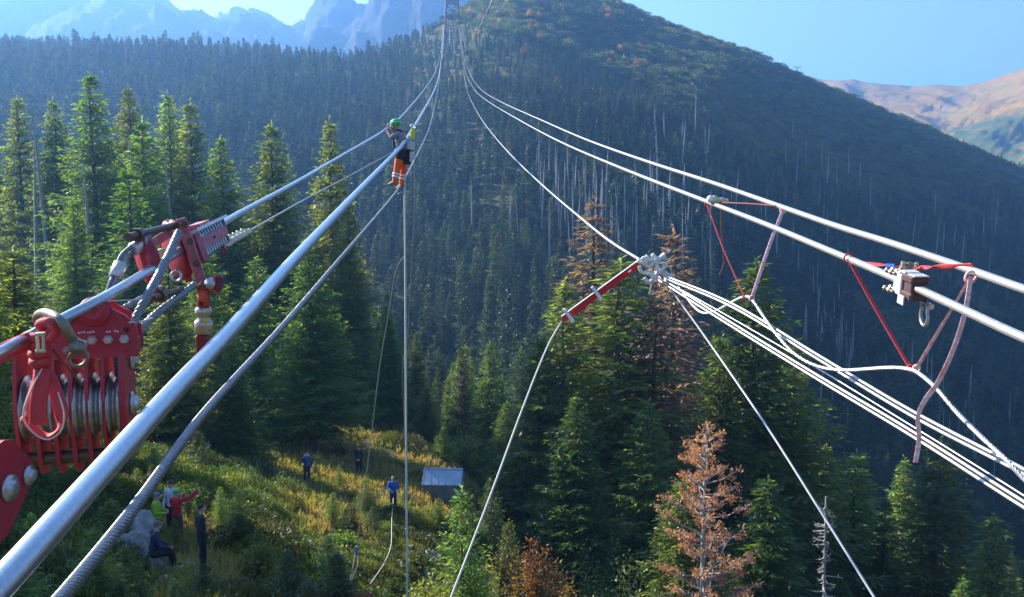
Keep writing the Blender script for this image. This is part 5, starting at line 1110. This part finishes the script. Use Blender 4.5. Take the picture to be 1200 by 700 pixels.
        t0 = w_ + d * .035 - sd * .030; m.tube([W(t0), W(t0 - sd * .022 + d * .030), W(t0 - sd * .028 + d * .062 + nn * .008)], [.013 * k, .011 * k, .009 * k], 7)
    o = m.build('body', SKIN, e); remeshed(o, .009, 2)
    m = MB()
    for s_ in (-1, 1): m.ball(WH((.031 * s_, .083, .022)), (.012 * k, .008 * k, .008 * k), 8, hax)
    m.build('eyes', mat('eye_dark', (.02, .015, .012), .3), e); m = MB(); m.tube([WH((-.024, .090, -.060)), WH((0, .098, -.058)), WH((.024, .090, -.060))], .005 * k, 6); m.build('mouth', mat('lips', (.34, .12, .10), .6), e)
    m = MB(); torso(m, .016); m.tube([W(g['neck'] - Vector((0, 0, .07))), W(g['neck'] + Vector((0, 0, .005)))], [.085 * k, .074 * k], 12)
    for s_ in 'RL':
        if sleeve > .9: limb(m, ['sh' + s_, 'el' + s_, 'wr' + s_], [.052, .044, .036], .016)
        else:
            g['sv' + s_] = g['sh' + s_].lerp(g['el' + s_], .75); limb(m, ['sh' + s_, 'sv' + s_], [.054, .048], .016)
    o = m.build('jacket' if sleeve > .9 else 't_shirt', top, e); remeshed(o, vox)
    m = MB(); m.ball(W(g['pel'] + Vector((0, 0, -.02))), (.172 * k, .130 * k, .13 * k), 14, [Rz @ Vector(q) for q in ((1, 0, 0), (0, 1, 0), (0, 0, 1))])
    for s_ in 'RL': limb(m, ['hi' + s_, 'kn' + s_, 'an' + s_], [.090, .064, .054], .014)
    o = m.build('trousers', legs, e); remeshed(o, vox)
    for s_ in 'RL':
        a = g['an' + s_]; fd = g.get('ft' + s_, Vector((0, 1, 0))); fd = Vector(fd).normalized(); m = MB(); m.ball(W(a + Vector((0, 0, -.005))), (.050 * k, .055 * k, .075 * k), 12); m.tube([W(a - fd * .07 + Vector((0, 0, -.045))), W(a + fd * .04 + Vector((0, 0, -.035))), W(a + fd * .14 + Vector((0, 0, -.055))), W(a + fd * .19 + Vector((0, 0, -.062)))], [.040 * k, .050 * k, .042 * k, .026 * k], 12)
        o = m.build('boot', boots, e); remeshed(o, .010, 3)
    m = MB()
    if cap is None:
        m.ball(WH((0, -.022, .042)), (.084 * k, .098 * k, .092 * k), 16, hax); o = m.build('hair', hair, e)
    elif cap == 'helmet':
        m.ball(WH((0, -.01, .05)), (.112 * k, .132 * k, .100 * k), 20, hax); m.tube([WH((math.sin(a) * .112, math.cos(a) * .140 - .008, .018)) for a in [i * math.pi / 10 for i in range(21)]], .011 * k, 8); m.ball(WH((0, .12, .022)), (.075 * k, .05 * k, .010 * k), 12, hax); o = m.build('helmet', GRN, e)
        m = MB(); m.tube([WH((math.sin(a) * .116, math.cos(a) * .136 - .008, .060)) for a in [i * math.pi / 10 for i in range(21)]], .007 * k, 6); m.build('helmet_band', WHT, e)
        m = MB(); m.tube([WH((-.085, .0, .02)), WH((-.05, .03, -.09)), WH((0, .05, -.115)), WH((.05, .03, -.09)), WH((.085, 0, .02))], .006 * k, 6); m.build('chin_strap', BLACK, e)
    else:
        m.ball(WH((0, -.012, .045)), (.088 * k, .106 * k, .084 * k), 16, hax); m.ball(WH((0, .105, .035)), (.068 * k, .060 * k, .009 * k), 12, hax); o = m.build('cap', cap, e)
    if extra: extra(e, W, g, k)
    return e
def feet(px, d, py=None):
    b = on(px, d); return b
def turn(px, d, dirx, diry):     # facing as a world direction
    return math.atan2(-dirx, diry)
# man in black, arms down, turned right and away
person(on(238, 23), R(-62), 'man in black clothes standing with his back half turned, right of the others', top=DARK, legs=DARK, group=None, height=1.80,
       J=dict(elR=(.24, -.10, 1.16), wrR=(.20, .10, .97), elL=(-.25, -.04, 1.15), wrL=(-.22, .10, .93), chest=(0, -.02, 1.32)))
# man in red jacket, pointing up and right, other hand at the face, green cap
person(on(209, 27.5), R(-20), 'man in a red jacket and green cap raising one arm to point', top=REDC, legs=BRN, cap=mat('green_cap', (.05, .40, .08), .7), height=1.78,
       J=dict(elR=(.40, .16, 1.52), wrR=(.56, .30, 1.70), elL=(-.30, .12, 1.24), wrL=(-.14, .30, 1.47), head=(0, .0, 1.67), chest=(0, -.01, 1.33)), head_turn=R(-10))
person(on(203, 28.9), R(168), 'man in a pale shirt standing behind the one in the red jacket', top=WSH, legs=NAVY, hair=HAIRD, cap=mat('dark_cap', (.05, .04, .045), .8), height=1.80, sleeve=1)
person(on(185, 26.8), R(-75), 'man in a lime green jacket and blue grey cap holding something at his waist', top=LIME, legs=DARK, cap=mat('blue_grey_cap', (.13, .19, .28), .8), height=1.76, build=1.1,
       J=dict(elR=(.26, .02, 1.16), wrR=(.14, .26, 1.12), elL=(-.26, .02, 1.16), wrL=(-.13, .26, 1.12), head=(0, .05, 1.65)))
# seated man
b = on(182, 22.3)
person(b + Vector((0, 0, -.42)), R(-60), 'man in navy sitting on a stone beside the boulder, seen from behind', top=NAVY, legs=DARK, cap=mat('brown_grey_cap', (.14, .11, .10), .8), height=1.78,
       J=dict(knR=(.16, .42, .93), anR=(.17, .46, .50), knL=(-.16, .40, .90), anL=(-.17, .50, .50), elR=(.27, .14, 1.16), wrR=(.12, .36, 1.02), elL=(-.27, .12, 1.16), wrL=(-.12, .36, 1.02), chest=(0, .05, 1.31), neck=(0, .07, 1.49), head=(0, .11, 1.65)))
person(on(360, 48.5), R(200), 'man in a blue jacket with pale hood, one hand raised, on the grass', top=BLUEJ, legs=NAVY, height=1.78,
       J=dict(elR=(.26, .10, 1.22), wrR=(.15, .20, 1.47)), extra=lambda e, W, g, k: MB().tube([W(g['neck'] + Vector((x, y, z))) for x, y, z in ((-.11, .05, 0), (-.07, -.08, .05), (.07, -.08, .05), (.11, .05, 0))], .035, 8).build('hood', WHT, e))
person(on(421, 54), R(185), 'man in a dark blue jacket standing behind the young firs with hands together', top=NAVY, legs=DARK, height=1.78,
       J=dict(elR=(.25, .04, 1.15), wrR=(.10, .22, 1.02), elL=(-.25, .04, 1.15), wrL=(-.08, .22, 1.00)))
person(on(461, 46.5), R(180), 'grey haired man in a royal blue shirt holding the slack rope', top=SHIRTB, legs=NAVY, hair=HAIRG, height=1.78,
       J=dict(elR=(.27, .05, 1.17), wrR=(.08, .24, 1.06), elL=(-.27, .05, 1.17), wrL=(-.06, .24, 1.04)))
# ---- worker on the cables
DW = 20.0; wl = P(468, 221, DW); hh = (P(463, 138, DW).z - wl.z); kk = 1.70
def to_local(px, py, d, face, k):
    v = (P(px, py, d) - wl); return (Matrix.Rotation(-face, 3, 'Z') @ v) / k
fc = R(70); k_ = kk / 1.78; tl = lambda px, py, d=DW: to_local(px, py, d, fc, k_)
def gear(e, W, g, k):
    m = MB(); up = Vector((0, 0, 1))
    for s_ in (-1, 1): m.tube([W(g['chest'] + Vector((.10 * s_, -.13, .16))), W(g['chest'] + Vector((.11 * s_, .02, .21))), W(g['chest'] + Vector((.10 * s_, .15, .08))), W(g['waist'] + Vector((.09 * s_, .15, 0)))], .022, 8)
    m.tube([W(g['waist'] + Vector((math.sin(a) * .17, math.cos(a) * .13, -.02))) for a in [i * math.pi / 8 for i in range(17)]], .036, 8); m.build('harness', mat('navy_harness', (.03, .035, .07), .7), e)
    for s_ in 'RL':
        for z_ in (.30, .52):
            a = g['kn' + s_].lerp(g['an' + s_], z_ + .12); m = MB(); dd_ = (g['an' + s_] - g['kn' + s_]).normalized(); m.lathe([(-.022, .03), (-.022, .085), (.022, .083), (.022, .03)], W(a), W(a + dd_) - W(a), 14); m.build('reflective_band', REFL, e)
    m = MB(); m.ball(W(g['pel'] + Vector((0, .0, .01))), (.185, .185, .15), 14); a = g['hiR']; m.tube([W(g['hiR']), W(g['hiR'].lerp(g['knR'], .28))], [.115, .10], 12); m.tube([W(g['hiL']), W(g['hiL'].lerp(g['knL'], .28))], [.115, .10], 12); o = m.build('leg_loops', DARK, e); remeshed(o, .014)
person(wl, fc, 'rope access worker in orange trousers and green helmet hanging between the left cables', top=GTEE, legs=HIV, cap='helmet', boots=TANB, height=kk, sleeve=.5, vox=.012, extra=gear,
       J=dict(pel=tl(470, 183), waist=tl(470.5, 176), chest=tl(469.5, 163), neck=tl(468, 155), head=tl(463.5, 146.5, DW - .02), shR=tl(471, 157.5, DW + .17), shL=tl(466, 158, DW - .17), elR=tl(460.5, 160, DW + .20), wrR=tl(456, 151.5, DW + .06), elL=tl(458.5, 161, DW - .16), wrL=tl(453.5, 152.5, DW - .07),
              hiR=tl(471.5, 184, DW + .09), hiL=tl(468.5, 184, DW - .09), knR=tl(472.5, 199, DW + .12), knL=tl(465.5, 198, DW - .13), anR=tl(471, 215.5, DW + .12), anL=tl(463, 212.5, DW - .14), ftL=Vector((.1, 1, -.05)), ftR=Vector((.3, 1, -.3))))
e = empty('tool_bag', P(483, 165, 19.9), 'yellow and white tool bags clipped to the thick cable behind the worker', 'bag')
m = MB(); m.tube(img_pts([(484, 150, 19.9), (483.5, 157, 19.9), (482.5, 163, 19.9)], 4), [.04] * 3 + [.055] * 4 + [.045] * 2, 10); m.build('yellow_pouch', mat('yellow_fabric', (.75, .72, .05), .7), e)
m = MB(); m.box(P(481.5, 171, 19.95), (.16, .10, .20), (Vector((1, 0, -.35)).normalized(), (0, 1, 0), Vector((.35, 0, 1)).normalized()), .035); m.tube([P(483, 178, 19.9), P(482.5, 185, 19.9), P(481, 190, 19.9)], [.06, .05, .03], 8); m.build('white_pouch', WSH, e)
m = MB(); m.box(P(478.5, 184, 19.95), (.17, .12, .34), (Vector((1, 0, -.2)).normalized(), (0, 1, 0), Vector((.2, 0, 1)).normalized()), .04); m.build('black_pouch', DARK, e)
m = MB(); m.tube(ringpts(P(484, 148.5, 19.9), Vector((1, 0, 0)), Vector((0, 0, 1)), .055, 0, 6.28), .012, 6); m.tube([P(478.5, 178, 19.9), P(477, 171, 20), P(474, 176, 20)], .012, 6); m.build('carabiner', BOLT, e)
# ---- metal hut on the clearing
HM = mat('galvanised_sheet', (.20, .23, .26), .5, .35, scale=2, noise_amt=.3, col2=(.13, .15, .17)); HR = mat('pale_roof_sheet', (.30, .38, .48), .5, .2, scale=2, noise_amt=.2); WOOD = mat('weathered_plank', (.16, .12, .09), .9, scale=8, noise_amt=.4)
c = on(520, 50.5); wd = 46 * 50 / F; e = empty('metal_hut', c, 'small grey sheet metal hut with pale pitched roof on the clearing', 'hut'); dp = 1.7; wh = .98; rh = .62; X = Vector((1, -.05, 0)).normalized(); Y = Vector((.05, 1, 0)); Z = Vector((0, 0, 1)); c0 = c + Z * .18
m = MB(); m.box(c0 + Z * (wh / 2) - Y * dp / 2, (wd, .03, wh), (X, Y, Z)); m.build('front_wall', HM, e); m = MB(); m.box(c0 + Z * (wh / 2) + Y * dp / 2, (wd, .03, wh), (X, Y, Z)); m.build('back_wall', HM, e)
for s_ in (-1, 1): m = MB(); m.prism([(-dp / 2, 0), (dp / 2, 0), (dp / 2, wh), (0, wh + rh), (-dp / 2, wh)], c0 + X * (wd / 2 - .016) * s_, Y, Z, X, .03); m.build('gable_wall', HM, e)
for s_ in (-1, 1):
    a = (Y * (-s_) * (dp / 2 + .10) + Z * (-(rh * (1 + .2 / dp)))); n_ = a.normalized()
    m = MB(); cc = c0 + Z * (wh + rh + .02) + a / 2; m.box(cc, (wd + .08, a.length, .02), (X, n_, X.cross(n_))); rf = m.build('roof', HR, e)
for k in range(5): m = MB(); x_ = (k / 4 - .5) * (wd - .05); m.box(c0 + X * x_ + Z * (wh / 2) - Y * (dp / 2 + .022), (.025, .014, wh), (X, Y, Z)); m.build('seam', HM, e)
for k in range(6):
    m = MB(); x_ = (k / 5 - .5) * (wd - .02); a = Y * -(dp / 2 + .10) + Z * -(rh * (1 + .2 / dp)); n_ = a.normalized(); m.box(c0 + X * x_ + Z * (wh + rh + .04) + a / 2, (.03, a.length, .02), (X, n_, X.cross(n_))); m.build('roof_seam', HR, e)
m = MB(); m.box(c0 + Z * (wh + rh + .035), (wd + .1, .12, .03), (X, Y, Z), .008); m.build('ridge_cap', HR, e)
for s_ in (-1, 1): m = MB(); m.box(c0 - Z * .09 - Y * dp / 2 * s_, (wd + .1, .12, .16), (X, Y, Z), .01); m.build('skid', WOOD, e)
m = MB(); m.tube([on(488, 48, .05), on(491, 47, .10), on(493, 45, .08), on(492, 43.5, .06)], .03, 6); m.build('pole', GREYW, loc=on(491, 46), label='bleached fallen branch lying left of the hut', cat='branch')
# ---- boulders
ROCK = mat('lichened_limestone', (.30, .30, .30), .9, scale=3, noise_amt=.5, bump=.9, col2=(.14, .15, .14))
def boulder(px, d, sz, seed, lab, dz=0, group=None, name='boulder'):
    c = on(px, d, dz); m = MB(); n = 28; m.ball((0, 0, 0), 1, n); vs = []
    for v in m.v:
        q = v * 1.0; f = 1 + .32 * noise.fractal(v * 1.1 + Vector((seed, 0, 0)), 1, 2, 5); cell = noise.voronoi(v * 1.6 + Vector((0, seed, 0)))[0][0]; f -= .22 * cell
        vs.append(Vector((q.x * sz[0] * f, q.y * sz[1] * f, q.z * sz[2] * f)))
    m.v = [c + v for v in vs]; m.sm = [False] * len(m.sm); return m.build(name, ROCK, loc=c, label=lab, cat='boulder' if name == 'boulder' else 'stone', group=group)
boulder(164, 24.5, (.62, .8, 1.1), 2, 'tall grey cracked boulder behind the seated man', .5)
boulder(150, 23.4, (.55, .6, .8), 5, 'lower grey boulder leaning on the tall one', .2)
boulder(186, 22.4, (.40, .4, .42), 9, 'flat stone under the seated man', .05)
for k, (px, d) in enumerate(((214, 22.4), (222, 23.2), (230, 22.0), (219, 21.2), (207, 23.6), (196, 21.3), (226, 24.2), (211, 20.8), (201, 22.3))): boulder(px, d, (.20 + .04 * (k % 3), .22, .12), k, 'small pale stone on the trodden path by the man in black', 0, 'stones on the trodden path', 'stone')
boulder(492, 33, (.65, .7, .8), 14, 'grey rock face in the gully beside the straight hanging rope', .1); boulder(506, 36, (.5, .6, .9), 17, 'shaded grey rock above the gully, under the small fir', .1)
boulder(486, 38.5, (.25, .25, .14), 19, 'small white stone below the hut', .05)
